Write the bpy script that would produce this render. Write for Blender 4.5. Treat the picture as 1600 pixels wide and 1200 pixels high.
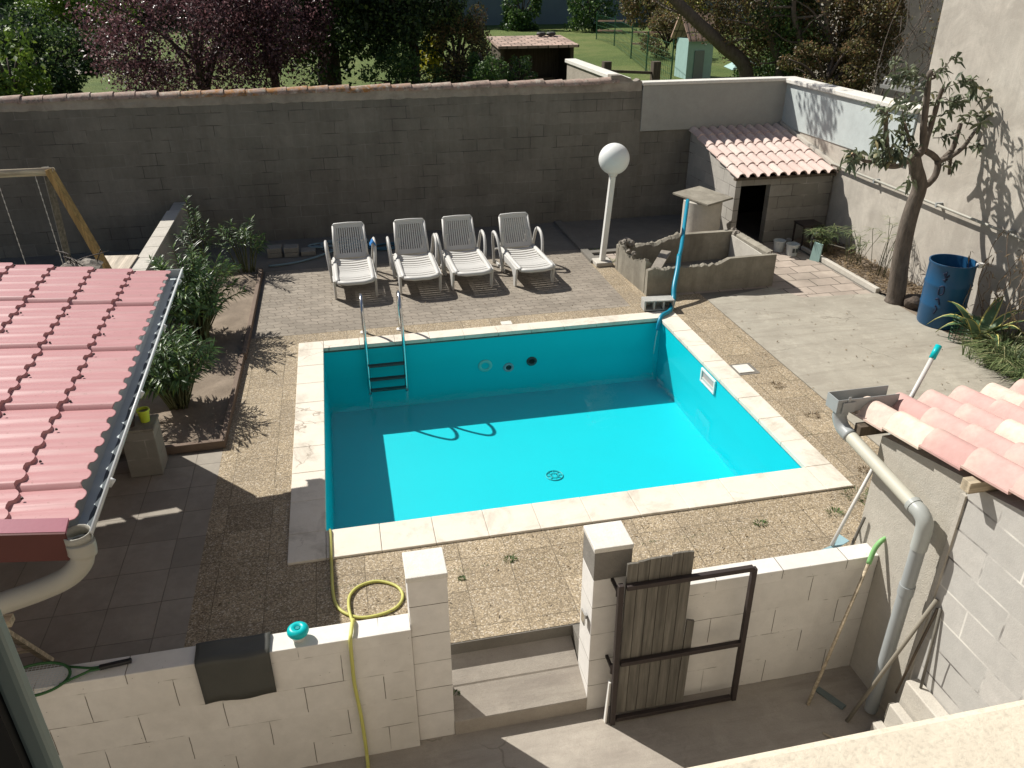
import bpy, bmesh, math, random
from mathutils import Vector, Matrix, noise
C = bpy.context.scene.collection
random.seed(7)
R = math.radians
for o in list(bpy.data.objects): bpy.data.objects.remove(o)

# ------------------------------------------------------------------ camera, sky, sun, exposure
F_PX, YAW, PITCH, ROLL, CAM = 1243.3, 0.210894, -0.482239, -0.003249, Vector((0, 0, 4.4))
FW = Vector((math.sin(YAW)*math.cos(PITCH), math.cos(YAW)*math.cos(PITCH), math.sin(PITCH)))
_r = Vector((math.cos(YAW), -math.sin(YAW), 0)); _u = _r.cross(FW)
RT = _r*math.cos(ROLL) + _u*math.sin(ROLL); UP = RT.cross(FW)
cd = bpy.data.cameras.new('camera'); cam = bpy.data.objects.new('camera', cd); C.objects.link(cam)
cd.sensor_width = 36; cd.lens = 36*F_PX/1600; cd.clip_start = 0.02; cd.clip_end = 1500
cam.matrix_world = Matrix(((RT.x, UP.x, -FW.x, CAM.x), (RT.y, UP.y, -FW.y, CAM.y), (RT.z, UP.z, -FW.z, CAM.z), (0, 0, 0, 1)))
S = bpy.context.scene; S.camera = cam
SUNV = Vector((-.66, .73, 1.0)).normalized()          # towards the sun
EL = math.asin(SUNV.z); AZ = math.atan2(SUNV.x, SUNV.y)
w = bpy.data.worlds.new('World'); S.world = w; w.use_nodes = True
nt = w.node_tree; bg = nt.nodes['Background']; sk = nt.nodes.new('ShaderNodeTexSky')
sk.sky_type = 'NISHITA'; sk.sun_disc = False; sk.sun_elevation = EL; sk.sun_rotation = AZ
sk.air_density = 1.0; sk.dust_density = 1.5
nt.links.new(sk.outputs[0], bg.inputs[0]); bg.inputs[1].default_value = 0.055
sd = bpy.data.lights.new('sun', 'SUN'); sun = bpy.data.objects.new('sun', sd); C.objects.link(sun)
sd.energy = 5.0; sd.angle = R(0.5); sd.color = (1, .955, .885)
sun.rotation_euler = SUNV.to_track_quat('Z', 'Y').to_euler(); sun.location = (0, 0, 30)
S.view_settings.view_transform = 'Standard'; S.view_settings.look = 'None'
S.view_settings.exposure = 0.38; S.view_settings.gamma = 1
try:
    S.cycles.max_bounces = 10; S.cycles.diffuse_bounces = 8; S.cycles.transparent_max_bounces = 16; S.cycles.caustics_reflective = False
    S.cycles.caustics_refractive = False; S.cycles.sample_clamp_indirect = 4
except Exception: pass

def ray(x, y): return FW + RT*((x-800)/F_PX) - UP*((y-600)/F_PX)
def aty(x, y, Y):
    d = ray(x, y); return CAM + d*((Y-CAM.y)/d.y)
def atz(x, y, z):
    d = ray(x, y); return CAM + d*((z-CAM.z)/d.z)
def atx(x, y, X):
    d = ray(x, y); return CAM + d*((X-CAM.x)/d.x)

# ------------------------------------------------------------------ materials
class NT:
    def __init__(s, name):
        s.m = bpy.data.materials.new(name); s.m.use_nodes = True; s.t = s.m.node_tree
        s.b = s.t.nodes['Principled BSDF']; s.out = s.t.nodes['Material Output']
        s.tc = s.n('ShaderNodeTexCoord'); s.co = s.tc.outputs['Object']; s.hs = []
        s.b.inputs['Specular IOR Level'].default_value = .3
    def n(s, k, **kw):
        x = s.t.nodes.new(k)
        for a, v in kw.items():
            if a.startswith('_'): x.inputs[a[1:].replace('_', ' ')].default_value = v
            else: setattr(x, a, v)
        return x
    def l(s, a, b): s.t.links.new(a, b)
    def noise(s, scale, detail=4, rough=.6, vec=None, dist=0):
        x = s.n('ShaderNodeTexNoise', _Scale=scale, _Detail=detail, _Roughness=rough, _Distortion=dist)
        s.l(vec or s.co, x.inputs['Vector']); return x.outputs[0]
    def voro(s, scale, vec=None, feat='F1', out='Distance'):
        x = s.n('ShaderNodeTexVoronoi', _Scale=scale, feature=feat); s.l(vec or s.co, x.inputs['Vector']); return x.outputs[out]
    def ramp(s, fac, stops, interp='LINEAR'):
        x = s.n('ShaderNodeValToRGB'); cr = x.color_ramp; cr.interpolation = interp
        while len(cr.elements) < len(stops): cr.elements.new(.5)
        for e, (p, c) in zip(cr.elements, stops):
            e.position = p; e.color = (c[0], c[1], c[2], 1) if hasattr(c, '__len__') else (c, c, c, 1)
        s.l(fac, x.inputs[0]); return x.outputs[0]
    def mix(s, fac, a, b, mode='MIX'):
        x = s.n('ShaderNodeMix', data_type='RGBA', blend_type=mode)
        for v, i in ((fac, 0), (a, 6), (b, 7)):
            if hasattr(v, 'is_linked') or hasattr(v, 'links'): s.l(v, x.inputs[i])
            elif i == 0: x.inputs[0].default_value = v
            else: x.inputs[i].default_value = (v[0], v[1], v[2], 1)
        return x.outputs[2]
    def math(s, op, a, b=0.0, c=0.0):
        x = s.n('ShaderNodeMath', operation=op)
        for i, v in enumerate((a, b, c)):
            if hasattr(v, 'links'): s.l(v, x.inputs[i])
            else: x.inputs[i].default_value = v
        return x.outputs[0]
    def sep(s, vec=None):
        x = s.n('ShaderNodeSeparateXYZ'); s.l(vec or s.co, x.inputs[0]); return x.outputs
    def comb(s, a, b, c=0.0):
        x = s.n('ShaderNodeCombineXYZ')
        for i, v in enumerate((a, b, c)):
            if hasattr(v, 'links'): s.l(v, x.inputs[i])
            else: x.inputs[i].default_value = v
        return x.outputs[0]
    def col(s, c):
        if hasattr(c, 'links'): s.l(c, s.b.inputs['Base Color'])
        else: s.b.inputs['Base Color'].default_value = (*c, 1)
        return s
    def rough(s, r):
        if hasattr(r, 'links'): s.l(r, s.b.inputs['Roughness'])
        else: s.b.inputs['Roughness'].default_value = r
        return s
    def bump(s, h, strength=.4, dist=.01):
        x = s.n('ShaderNodeBump', _Strength=strength, _Distance=dist); s.l(h, x.inputs['Height'])
        if s.hs: s.l(s.hs[-1], x.inputs['Normal'])
        s.hs.append(x.outputs[0]); s.l(x.outputs[0], s.b.inputs['Normal']); return s
    def dirt(s, c, amount=.35, scale=1.3, dark=(.10, .09, .07)):
        f = s.ramp(s.noise(scale, 8, .65), [(.42, 0), (.72, amount)]); return s.mix(f, c, dark)

def cracks(m, b, scale=1.3, w=.006, lo=.5, hi=.6, col=(.16, .14, .11)):
    nz = m.n('ShaderNodeTexNoise', _Scale=7.0, _Detail=4.0); m.l(m.co, nz.inputs['Vector'])
    va = m.n('ShaderNodeVectorMath', operation='MULTIPLY_ADD'); m.l(nz.outputs['Color'], va.inputs[0]); va.inputs[1].default_value = (.18, .18, .18); m.l(m.co, va.inputs[2])
    e = m.voro(scale, va.outputs[0], 'DISTANCE_TO_EDGE'); f = m.ramp(e, [(w*.4, 1), (w, 0)])
    return m.mix(m.math('MULTIPLY', f, m.ramp(m.noise(.9, 3), [(lo, 0), (hi, .85)])), b, col)
def tint(c, k): return tuple(v*k for v in c)
def plain(name, c, r=.5, metal=0, var=.15, scale=6, b=.1, bs=60):
    m = NT(name); f = m.noise(scale, 6, .6)
    m.col(m.mix(f, tint(c, 1-var), tint(c, 1+var))).rough(r); m.b.inputs['Metallic'].default_value = metal
    if b: m.bump(m.noise(bs, 3), b, .004)
    return m.m
def brick_node(m, u, v, bw, bh, mortar=.006, off=.5, dist=.006):
    n1 = m.noise(3.0, 3); uu = m.math('ADD', u, m.math('MULTIPLY', m.math('SUBTRACT', n1, .5), dist*3))
    n2 = m.noise(2.3, 3, vec=m.comb(v, u)); vv = m.math('ADD', v, m.math('MULTIPLY', m.math('SUBTRACT', n2, .5), dist*3))
    b = m.n('ShaderNodeTexBrick', _Scale=1.0); b.offset = off; b.inputs['Mortar Size'].default_value = mortar
    b.inputs['Mortar Smooth'].default_value = .2; b.inputs['Brick Width'].default_value = bw; b.inputs['Row Height'].default_value = bh
    b.inputs['Color1'].default_value = (0, 0, 0, 1); b.inputs['Color2'].default_value = (1, 1, 1, 1); b.inputs['Mortar'].default_value = (.5, .5, .5, 1)
    m.l(m.comb(uu, vv), b.inputs['Vector']); return b.outputs['Color'], b.outputs['Fac']
def block_mat(name, c1, c2, axis='x', bw=.5, bh=.205, joint=(.09, .085, .08), light=(.42, .4, .37), jvis=(.45, .6), lvis=.5, mortar=.006, rough=.85, grime=.35, bumpd=.008, pits=0, gcol=(.06, .055, .045), vonly=0, uoff=0, runs=0):
    m = NT(name); x, y, z = m.sep(); u = m.math('ADD', x if axis == 'x' else y, uoff)
    col, fac = brick_node(m, u, z, bw, bh, mortar)
    base = m.mix(col, c1, c2)
    base = m.mix(m.ramp(m.noise(9, 8, .7), [(.3, 0), (.75, .5)]), base, tint(c1, .72))
    big = m.ramp(m.noise(.8, 6, .6), [(.4, 0), (.75, grime)]); base = m.mix(big, base, gcol)
    n = m.noise(1.7, 4, vec=None)
    dj = m.math('MULTIPLY', fac, m.ramp(n, [(jvis[0], 0), (jvis[1], 1)]))
    if vonly:
        fz = m.math('FRACT', m.math('ADD', m.math('DIVIDE', z, bh), 40)); dz_ = m.math('MULTIPLY', m.math('MINIMUM', fz, m.math('SUBTRACT', 1, fz)), bh)
        hm = m.ramp(dz_, [(.0, 1), (.018, 1), (.024, 0)]); n2 = m.ramp(m.noise(4.5, 3), [(.5, vonly), (.62, 0)])
        dj = m.math('MULTIPLY', fac, m.math('MULTIPLY', m.ramp(m.noise(1.3, 3), [(.38, 0), (.46, 1)]), m.math('SUBTRACT', 1, m.math('MULTIPLY', hm, m.math('ADD', n2, 1-vonly)))))
    lj = m.math('MULTIPLY', fac, m.ramp(n, [(jvis[0]-.12, lvis), (jvis[0], 0)]))
    base = m.mix(lj, base, light); base = m.mix(dj, base, joint)
    if pits:
        pt = m.ramp(m.voro(22), [(.05, 1), (.09, 0)]); pn = m.ramp(m.noise(2.2, 4), [(.52, 0), (.6, pits)])
        base = m.mix(m.math('MULTIPLY', pt, pn), base, (.12, .11, .09))
    if runs:
        rn = m.noise(1.0, 8, .75, vec=m.comb(m.math('MULTIPLY', u, 3.5), m.math('MULTIPLY', z, .35)))
        base = m.mix(m.ramp(rn, [(.46, 0), (.68, runs)]), base, (.07, .062, .05)); base = m.mix(m.ramp(m.noise(1.0, 8, .75, vec=m.comb(m.math('MULTIPLY', z, .5), m.math('MULTIPLY', u, 4))), [(.55, 0), (.75, runs*.7)]), base, (.36, .34, .30))
    m.col(base).rough(rough)
    m.bump(m.noise(70, 6, .7), .35, .006); m.bump(m.math('SUBTRACT', 1, dj), .6, bumpd)
    return m.m
def concrete(name, c, grime=.4, scale=1.0, fine=.3, rough=.9, dark=(.10, .095, .08), streak=False, brush=False, cloud=0):
    m = NT(name); vec = m.co
    f = m.noise(5*scale, 9, .7); b = m.mix(f, tint(c, .78), tint(c, 1.2))
    g = m.ramp(m.noise(1.1*scale, 9, .68, dist=.4), [(.38, 0), (.7, grime)]); b = m.mix(g, b, dark)
    sp = m.ramp(m.noise(160, 2), [(.3, .25), (.5, 0)]); b = m.mix(sp, b, tint(c, .4))
    if brush:
        b = cracks(m, b, .7, .006, .5, .58)
        x, y, z = m.sep(); st = m.ramp(m.noise(1.0, 8, .75, vec=m.comb(m.math('MULTIPLY', m.math('ADD', x, m.math('MULTIPLY', y, .15)), .9), m.math('MULTIPLY', y, 7), z)), [(.48, 0), (.66, .6)]); b = m.mix(st, b, dark)
        b = m.mix(m.ramp(m.noise(2.2, 8, .8, vec=m.comb(y, x, z)), [(.52, 0), (.7, .5)]), b, tint(c, 1.3))
    if cloud: b = m.mix(m.ramp(m.noise(1.7, 9, .75, dist=.6, vec=m.comb(m.sep()[1], m.sep()[2], m.sep()[0])), [(.42, 0), (.68, .75)]), b, tint(c, cloud))
    if streak:
        x, y, z = m.sep(); st = m.ramp(m.noise(1.0, 7, .7, vec=m.comb(m.math('MULTIPLY', x, 5), m.math('MULTIPLY', y, 5), m.math('MULTIPLY', z, .5))), [(.45, 0), (.7, .5)])
        b = m.mix(st, b, dark)
    m.col(b).rough(rough); m.bump(m.noise(90, 7, .75), fine, .006); m.bump(f, .3, .02)
    return m.m
def aggregate(name, c=(.41, .335, .225), slab=.395, ox=-.275, oy=.315):
    m = NT(name); x, y, z = m.sep()
    v = m.n('ShaderNodeTexVoronoi', _Scale=95.0); m.l(m.co, v.inputs['Vector'])
    peb = m.n('ShaderNodeSeparateColor'); m.l(v.outputs['Color'], peb.inputs[0])
    b = m.ramp(peb.outputs[0], [(0, tint(c, .45)), (.3, tint(c, .8)), (.55, c), (.8, tint(c, 1.25)), (1, (.66, .6, .5))])
    edge = m.ramp(v.outputs['Distance'], [(.25, 0), (.75, .55)]); b = m.mix(edge, b, tint(c, .35))
    col, fac = brick_node(m, m.math('ADD', x, ox), m.math('ADD', y, oy), slab, slab, .0035, 0, .006)
    b = m.mix(m.math('MULTIPLY', m.math('SUBTRACT', col, .5), .0), b, b)
    tintc = m.ramp(col, [(0, (.82, .8, .78)), (1, (1.12, 1.1, 1.08))]); b = m.mix(1.0, b, tintc, 'MULTIPLY')
    g = m.ramp(m.noise(1.2, 8, .7), [(.42, 0), (.75, .45)]); b = m.mix(g, b, (.2, .17, .13))
    jn = m.ramp(m.noise(2.5, 3), [(.3, .15), (.6, .9)]); b = m.mix(m.math('MULTIPLY', fac, jn), b, (.11, .09, .06))
    m.col(b).rough(.85); m.bump(m.math('SUBTRACT', 1, v.outputs['Distance']), .35, .006)
    m.bump(m.math('SUBTRACT', 1, fac), .6, .006); return m.m
def slabs(name, c, sw, sh, ox=0, oy=0, mortar=.007, off=0, var=.15, joint=(.08, .07, .055), zig=0):
    m = NT(name); x, y, z = m.sep(); x = m.math('ADD', x, ox); y = m.math('ADD', y, oy)
    if zig:
        t = m.math('PINGPONG', m.math('ADD', x, 50.0), .1); t = m.math('MULTIPLY', m.math('SUBTRACT', m.math('MULTIPLY', t, 10), .5), zig*4)
        t = m.math('MAXIMUM', m.math('MINIMUM', t, zig/2), -zig/2); y2 = m.math('ADD', y, t)
        t = m.math('PINGPONG', m.math('ADD', y, 50.03), .055); t = m.math('MULTIPLY', m.math('SUBTRACT', m.math('MULTIPLY', t, 18), .5), zig*4)
        t = m.math('MAXIMUM', m.math('MINIMUM', t, zig/2), -zig/2); x = m.math('ADD', x, t); y = y2
    col, fac = brick_node(m, x, y, sw, sh, mortar, off, .004)
    b = m.mix(col, tint(c, 1-var), tint(c, 1+var))
    b = m.mix(m.ramp(m.noise(7, 8, .7), [(.35, 0), (.75, .5)]), b, tint(c, .65))
    b = m.mix(m.ramp(m.noise(.9, 8, .7), [(.45, 0), (.7, .5)]), b, (.17, .15, .12))
    b = m.mix(m.ramp(m.noise(1.4, 8, .7, vec=m.comb(y, x)), [(.5, 0), (.75, .4)]), b, (.5, .45, .37))
    jn = m.ramp(m.noise(3, 3), [(.25, .35), (.55, 1)]); b = m.mix(m.math('MULTIPLY', fac, jn), b, joint)
    m.col(b).rough(.85); m.bump(m.noise(120, 6, .7), .3, .004); m.bump(m.math('SUBTRACT', 1, fac), .6, .006); return m.m
def tile_mat(name, cs, pu, pv, grime=.3, rough=.8):
    # u = UV.x (metres down the slope), v = UV.y (across)
    m = NT(name); uv = m.n('ShaderNodeUVMap'); s = m.sep(uv.outputs[0])
    a = m.math('FLOOR', m.math('DIVIDE', s[0], pu)); b_ = m.math('FLOOR', m.math('DIVIDE', s[1], pv))
    wn = m.n('ShaderNodeTexWhiteNoise', noise_dimensions='2D'); m.l(m.comb(a, b_), wn.inputs['Vector'])
    b = m.ramp(wn.outputs['Value'], [(i/(len(cs)-1), c) for i, c in enumerate(cs)])
    fr = m.math('FRACT', m.math('DIVIDE', s[0], pu))                      # sandy flashing on the exposed end of each tile
    fl = m.math('MULTIPLY', m.ramp(fr, [(.0, .5), (.45, 0)]), m.ramp(m.noise(6, 5), [(.35, .2), (.6, 1)]))
    b = m.mix(fl, b, cs[-1]); b = m.mix(m.ramp(m.noise(14, 8, .7), [(.4, 0), (.75, .5)]), b, tint(cs[0], .75))
    g = m.ramp(m.noise(2.0, 8, .7), [(.5, 0), (.72, grime)]); b = m.mix(g, b, (.16, .13, .11))
    m.col(b).rough(rough); m.bump(m.noise(60, 6), .2, .004); return m.m
def leaf_mat(name, stops, rough=.5, trans=.25):
    m = NT(name); g = m.n('ShaderNodeNewGeometry'); b = m.ramp(g.outputs['Random Per Island'], stops)
    m.col(b).rough(rough); m.b.inputs['Specular IOR Level'].default_value = .35
    tr = m.n('ShaderNodeBsdfTranslucent'); m.l(b, tr.inputs[0]); mx = m.n('ShaderNodeMixShader'); mx.inputs[0].default_value = trans
    m.l(m.b.outputs[0], mx.inputs[1]); m.l(tr.outputs[0], mx.inputs[2]); m.l(mx.outputs[0], m.out.inputs[0]); return m.m
def bark_mat(name, c):
    m = NT(name); x, y, z = m.sep(); n = m.noise(1, 8, .7, vec=m.comb(m.math('MULTIPLY', x, 22), m.math('MULTIPLY', y, 22), m.math('MULTIPLY', z, 6)))
    m.col(m.ramp(n, [(.3, tint(c, .55)), (.55, c), (.75, tint(c, 1.4))])).rough(.9); m.bump(n, .7, .02); return m.m
def wood_mat(name, c, along='z', sc=30, bmp=.2):
    m = NT(name); x, y, z = m.sep(); k = {'x': (.06, 1, 1), 'y': (1, .06, 1), 'z': (1, 1, .06)}[along]
    n = m.noise(sc, 7, .65, vec=m.comb(m.math('MULTIPLY', x, k[0]), m.math('MULTIPLY', y, k[1]), m.math('MULTIPLY', z, k[2])))
    b = m.ramp(n, [(.3, tint(c, .5)), (.5, c), (.7, tint(c, 1.6))]); b = m.dirt(b, .4, 2)
    m.col(b).rough(.8); m.bump(n, bmp, .003); return m.m

M = {}
M['wall_block'] = block_mat('grey blockwork', (.20, .188, .158), (.245, .23, .195), joint=(.07, .065, .06), light=(.33, .315, .285), jvis=(.50, .60), lvis=.45, grime=.55, mortar=.005, runs=.28)
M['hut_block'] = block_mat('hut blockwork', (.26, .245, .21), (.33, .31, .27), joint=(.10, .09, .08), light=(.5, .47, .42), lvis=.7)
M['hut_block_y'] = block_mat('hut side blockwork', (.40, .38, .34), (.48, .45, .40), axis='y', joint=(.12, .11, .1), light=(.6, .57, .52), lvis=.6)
M['white_block'] = block_mat('white painted blockwork', (.70, .68, .635), (.75, .73, .685), bh=.248, joint=(.17, .155, .13), light=(.5, .47, .42), jvis=(.52, .58), lvis=.35, grime=.4, pits=1.0, gcol=(.40, .37, .31), mortar=.003, vonly=.9)
M['pier_block'] = block_mat('white pier blockwork', (.72, .70, .66), (.76, .74, .70), bw=3.0, uoff=.75, bh=.247, joint=(.16, .15, .12), light=(.6, .56, .5), jvis=(.3, .5), lvis=.3, grime=.2, pits=.4, gcol=(.42, .38, .32), mortar=.003)
M['shed_block'] = block_mat('pale shed blockwork', (.46, .45, .42), (.54, .52, .48), axis='y', bh=.22, joint=(.14, .13, .12), light=(.7, .68, .62), jvis=(.5, .6), lvis=.9, grime=.3, gcol=(.3, .28, .25), mortar=.007)
M['grey_block'] = concrete('raw grey block', (.24, .225, .2), .3, 3, .8)
M['render_beige'] = concrete('beige roughcast render', (.48, .445, .385), .85, .55, .5, dark=(.35, .315, .27), streak=True, cloud=1.3)
M['render_pale'] = concrete('pale blue grey render', (.51, .56, .55), .25, 1, .25, dark=(.32, .34, .33))
M['render_smooth'] = concrete('smooth grey render', (.36, .36, .33), .35, .9, .15, dark=(.24, .24, .22))
M['render_old'] = concrete('old rough render', (.38, .34, .28), .55, 1.6, .8, dark=(.2, .175, .14))
M['coping_white'] = concrete('white coping mortar', (.70, .68, .62), .3, 3, .5, dark=(.45, .42, .36))
M['coping'] = None
M['conc'] = concrete('weathered concrete slab', (.37, .345, .285), .6, .9, .5, dark=(.23, .205, .165), brush=True)
M['conc_court'] = concrete('court concrete', (.37, .335, .285), .5, .9, .5, dark=(.24, .21, .18), brush=True)
M['conc_dark'] = concrete('old dark concrete', (.20, .185, .16), .5, 1.5, .8)
M['conc_tub'] = concrete('old tub concrete', (.32, .295, .24), .65, 2.2, .9, dark=(.12, .105, .08), streak=True)
M['conc_pale'] = concrete('pale concrete', (.52, .49, .43), .35, 2, .5, dark=(.3, .27, .22))
M['broken'] = concrete('broken concrete', (.30, .27, .23), .6, 6, 1.0, dark=(.12, .1, .08))
M['soil'] = concrete('dry soil', (.25, .20, .15), .5, 3, 1.0, dark=(.11, .085, .06))
M['agg'] = aggregate('exposed aggregate slabs')
M['paver'] = slabs('interlocking pavers', (.27, .235, .19), .2, .11, 0, 0, .006, .5, .14, (.13, .11, .085), zig=.018)
M['slab_smooth'] = slabs('smooth terrace slabs', (.31, .28, .235), .395, .395, -.275, .315, .004, joint=(.16, .14, .115))
M['slab_pink'] = slabs('worn pinkish slabs', (.40, .335, .28), .4, .3, .1, .1, .009, .5)
m = NT('reconstituted stone coping'); x, y, z = m.sep()
b = m.mix(m.noise(4, 8, .7), (.60, .545, .45), (.76, .71, .62)); b = m.mix(m.ramp(m.noise(2.2, 8, .7, dist=.5), [(.5, 0), (.68, .6)]), b, (.33, .29, .23))
b = cracks(m, b, 1.1, .006, .56, .62, (.25, .2, .15)); m.col(m.mix(m.ramp(m.noise(200, 2), [(.3, .3), (.45, 0)]), b, (.3, .25, .2))).rough(.85); m.bump(m.noise(60, 7, .7), .4, .006); M['coping'] = m.m
m = NT('pool liner'); b = m.mix(m.noise(2, 5), (.0, .50, .575), (.0, .54, .615)); m.col(b).rough(.5); M['liner'] = m.m
m = NT('dark liner strip'); x, y, z = m.sep(); f = m.math('MULTIPLY', m.ramp(m.noise(9, 8, .8), [(.35, 0), (.55, 1)]), m.ramp(m.math('ADD', z, .06), [(.0, 0), (.03, 1)]))
m.col(m.mix(f, (.12, .16, .14), (.04, .05, .03))).rough(.8); M['liner_strip'] = m.m
# water: a clear sheet, reflecting by its Fresnel term
m = NT('water'); nb = m.n('ShaderNodeBump', _Strength=.35, _Distance=.02)
cx = m.n('ShaderNodeVectorMath', operation='DISTANCE'); cx.inputs[1].default_value = (4.05, 9.45, -.45); m.l(m.co, cx.inputs[0])
rip = m.math('MULTIPLY', m.math('SINE', m.math('MULTIPLY', cx.outputs['Value'], 45)), m.ramp(cx.outputs['Value'], [(.05, 1), (.9, 0)]))
m.l(m.math('ADD', m.noise(5, 3, .5, dist=.6), m.math('MULTIPLY', rip, m.math('MULTIPLY', m.noise(9, 2), 1.4))), nb.inputs['Height'])
ge = m.n('ShaderNodeNewGeometry'); dt = m.n('ShaderNodeVectorMath', operation='DOT_PRODUCT'); m.l(ge.outputs['Incoming'], dt.inputs[0]); m.l(nb.outputs[0], dt.inputs[1])
cs_ = m.math('ABSOLUTE', dt.outputs['Value']); fres = m.math('ADD', .02, m.math('MULTIPLY', .98, m.math('POWER', m.math('MAXIMUM', m.math('SUBTRACT', 1, cs_), 0), 5)))
tr = m.n('ShaderNodeBsdfTransparent'); tr.inputs[0].default_value = (.97, 1, 1, 1)
gl = m.n('ShaderNodeBsdfGlossy', _Roughness=.015); m.l(nb.outputs[0], gl.inputs['Normal'])
mx = m.n('ShaderNodeMixShader'); m.l(fres, mx.inputs[0]); m.l(tr.outputs[0], mx.inputs[1]); m.l(gl.outputs[0], mx.inputs[2]); m.l(mx.outputs[0], m.out.inputs[0]); M['water'] = m.m
M['white_plastic'] = plain('white resin', (.54, .53, .50), .45, 0, .06, 3, .03)
M['white_paint'] = plain('white paint', (.74, .73, .69), .4, 0, .06, 5, .1)
m = NT('opal globe'); x, y, z = m.sep(); f = m.math('MULTIPLY', m.ramp(m.noise(16, 6, .7), [(.5, 0), (.62, .7)]), m.ramp(m.math('ADD', m.math('MULTIPLY', z, -2.2), .5), [(.55, 0), (.95, 1)]))
m.col(m.mix(f, (.76, .77, .74), (.25, .23, .17))).rough(.3); M['globe'] = m.m
M['steel'] = plain('stainless steel', (.62, .63, .63), .18, 1, .05, 4, .02)
M['rung'] = plain('dark ladder tread', (.06, .07, .07), .5, .3)
M['pvc'] = plain('grey pvc', (.30, .32, .32), .4, 0, .12, 5, .05)
M['pvc_faded'] = plain('sun faded pvc', (.50, .49, .41), .5, 0, .1, 6, .05)
M['pvc_cream'] = plain('cream grey pvc', (.33, .32, .275), .45, 0, .12, 5, .05)
M['gutter'] = plain('grey gutter', (.40, .43, .43), .4, 0, .12, 3, .05)
M['gutter_dirt'] = plain('dark gutter bed', (.075, .09, .10), .8, 0, .3, 8, .3)
m = NT('red metal sheet'); b = m.mix(m.noise(1.5, 6), (.40, .19, .195), (.455, .235, .235)); x, y, z = m.sep()
st = m.ramp(m.noise(3, 8, .7, vec=m.comb(m.math('MULTIPLY', x, .35), m.math('MULTIPLY', y, 3.0), z)), [(.5, 0), (.75, .6)]); b = m.mix(st, b, (.55, .37, .36))
b = m.mix(m.ramp(m.noise(30, 4, .7), [(.62, 0), (.7, .5)]), b, (.2, .1, .08)); m.col(b).rough(.42); M['redsheet'] = m.m
M['maroon'] = plain('maroon flashing', (.085, .024, .02), .5, 0, .15)
M['magenta'] = plain('pink flashing top', (.34, .12, .16), .45, 0, .12)
M['clay_hut'] = tile_mat('salmon clay tiles', [(.57, .43, .38), (.59, .455, .405), (.61, .48, .43), (.65, .55, .49)], .4, .19, .15)
M['clay_shed'] = tile_mat('pink clay tiles', [(.48, .29, .265), (.52, .325, .295), (.54, .355, .32), (.64, .56, .46)], .36, .26, .1)
m = NT('lichen ridge tiles'); b = m.mix(m.noise(3, 6), (.34, .23, .185), (.42, .33, .27)); x, y, z = m.sep()
zone = m.ramp(m.math('MULTIPLY', m.math('ADD', x, 5.9), .12), [(.0, .0), (.12, 0), (.22, 1), (.56, 1), (.66, 0)])
b = m.mix(m.math('MULTIPLY', m.ramp(m.noise(6, 8, .75), [(.46, 0), (.58, .9)]), zone), b, (.36, .16, .035))
b = m.mix(m.ramp(m.noise(11, 8, .75), [(.5, 0), (.6, .8)]), b, (.16, .14, .11)); b = m.mix(m.ramp(m.noise(7, 8, .75, vec=m.comb(y, x, z)), [(.54, 0), (.62, .8)]), b, (.5, .46, .38))
m.col(b).rough(.9); m.bump(m.noise(40, 6), .4, .006); M['ridge'] = m.m
M['wood_grey'] = wood_mat('weathered grey boards', (.135, .125, .105))
M['wood_yellow'] = wood_mat('yellow pine', (.40, .26, .10))
M['wood_pale'] = wood_mat('pale wood', (.50, .42, .30), 'x')
M['wood_dark'] = wood_mat('dark wood', (.09, .07, .05))
M['ply'] = wood_mat('faded plywood', (.46, .40, .32), 'y', 12)
M['iron'] = plain('brown rusty iron', (.055, .044, .04), .6, .4, .3, 12, .3)
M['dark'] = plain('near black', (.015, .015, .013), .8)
M['rubber'] = plain('black rubber mat', (.065, .066, .058), .6, 0, .3, 4, .25, 40)
M['matlight'] = plain('sunlit mat corner', (.20, .23, .23), .6, 0, .3, 6, .25, 40)  # paler copy of the mat, sunlight put into its colour
M['teal'] = plain('turquoise plastic', (.0, .42, .44), .35, 0, .08)
M['bluehose'] = plain('blue hose', (.008, .21, .32), .35, 0, .12, 6)
M['greyhose'] = plain('pale blue hose', (.17, .25, .28), .5, 0, .25, 6)
M['yellowhose'] = plain('yellow green hose', (.50, .49, .14), .45, 0, .2, 6)
M['barrel'] = plain('blue drum', (.014, .075, .165), .35, 0, .2, 3)
M['ink'] = plain('dark scrawl', (.012, .02, .05), .7)
M['lime'] = plain('lime pot', (.50, .60, .05), .5)
M['pot_dark'] = plain('dark pot', (.06, .04, .035), .7)
M['greenplastic'] = plain('green plastic', (.20, .42, .16), .5)
M['bucket'] = plain('translucent bucket', (.52, .56, .56), .4)
M['bluelid'] = plain('blue paint', (.25, .38, .42), .5)
M['black_frame'] = plain('black racket', (.02, .02, .02), .4)
M['racket_green'] = plain('green racket', (.03, .10, .03), .4)
M['string'] = plain('racket string', (.55, .6, .6), .5)
M['teal_wood'] = plain('pale teal boards', (.30, .45, .42), .7)
M['alu'] = plain('aluminium', (.55, .55, .53), .35, .8)
M['fence_green'] = plain('green fence wire', (.03, .10, .05), .5)
M['grass_wire'] = M['fence_green']
M['window_frame'] = plain('grey green window frame', (.15, .185, .16), .5, 0, .08)
M['sill'] = concrete('warm cream sill', (.62, .555, .44), .2, 2, .1, dark=(.5, .42, .32))
M['house'] = concrete('house render', (.5, .45, .38), .2, 1, .3, dark=(.35, .3, .25))
M['farwall'] = concrete('far grey wall', (.22, .25, .25), .4, .2, .2, dark=(.13, .15, .15))
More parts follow.
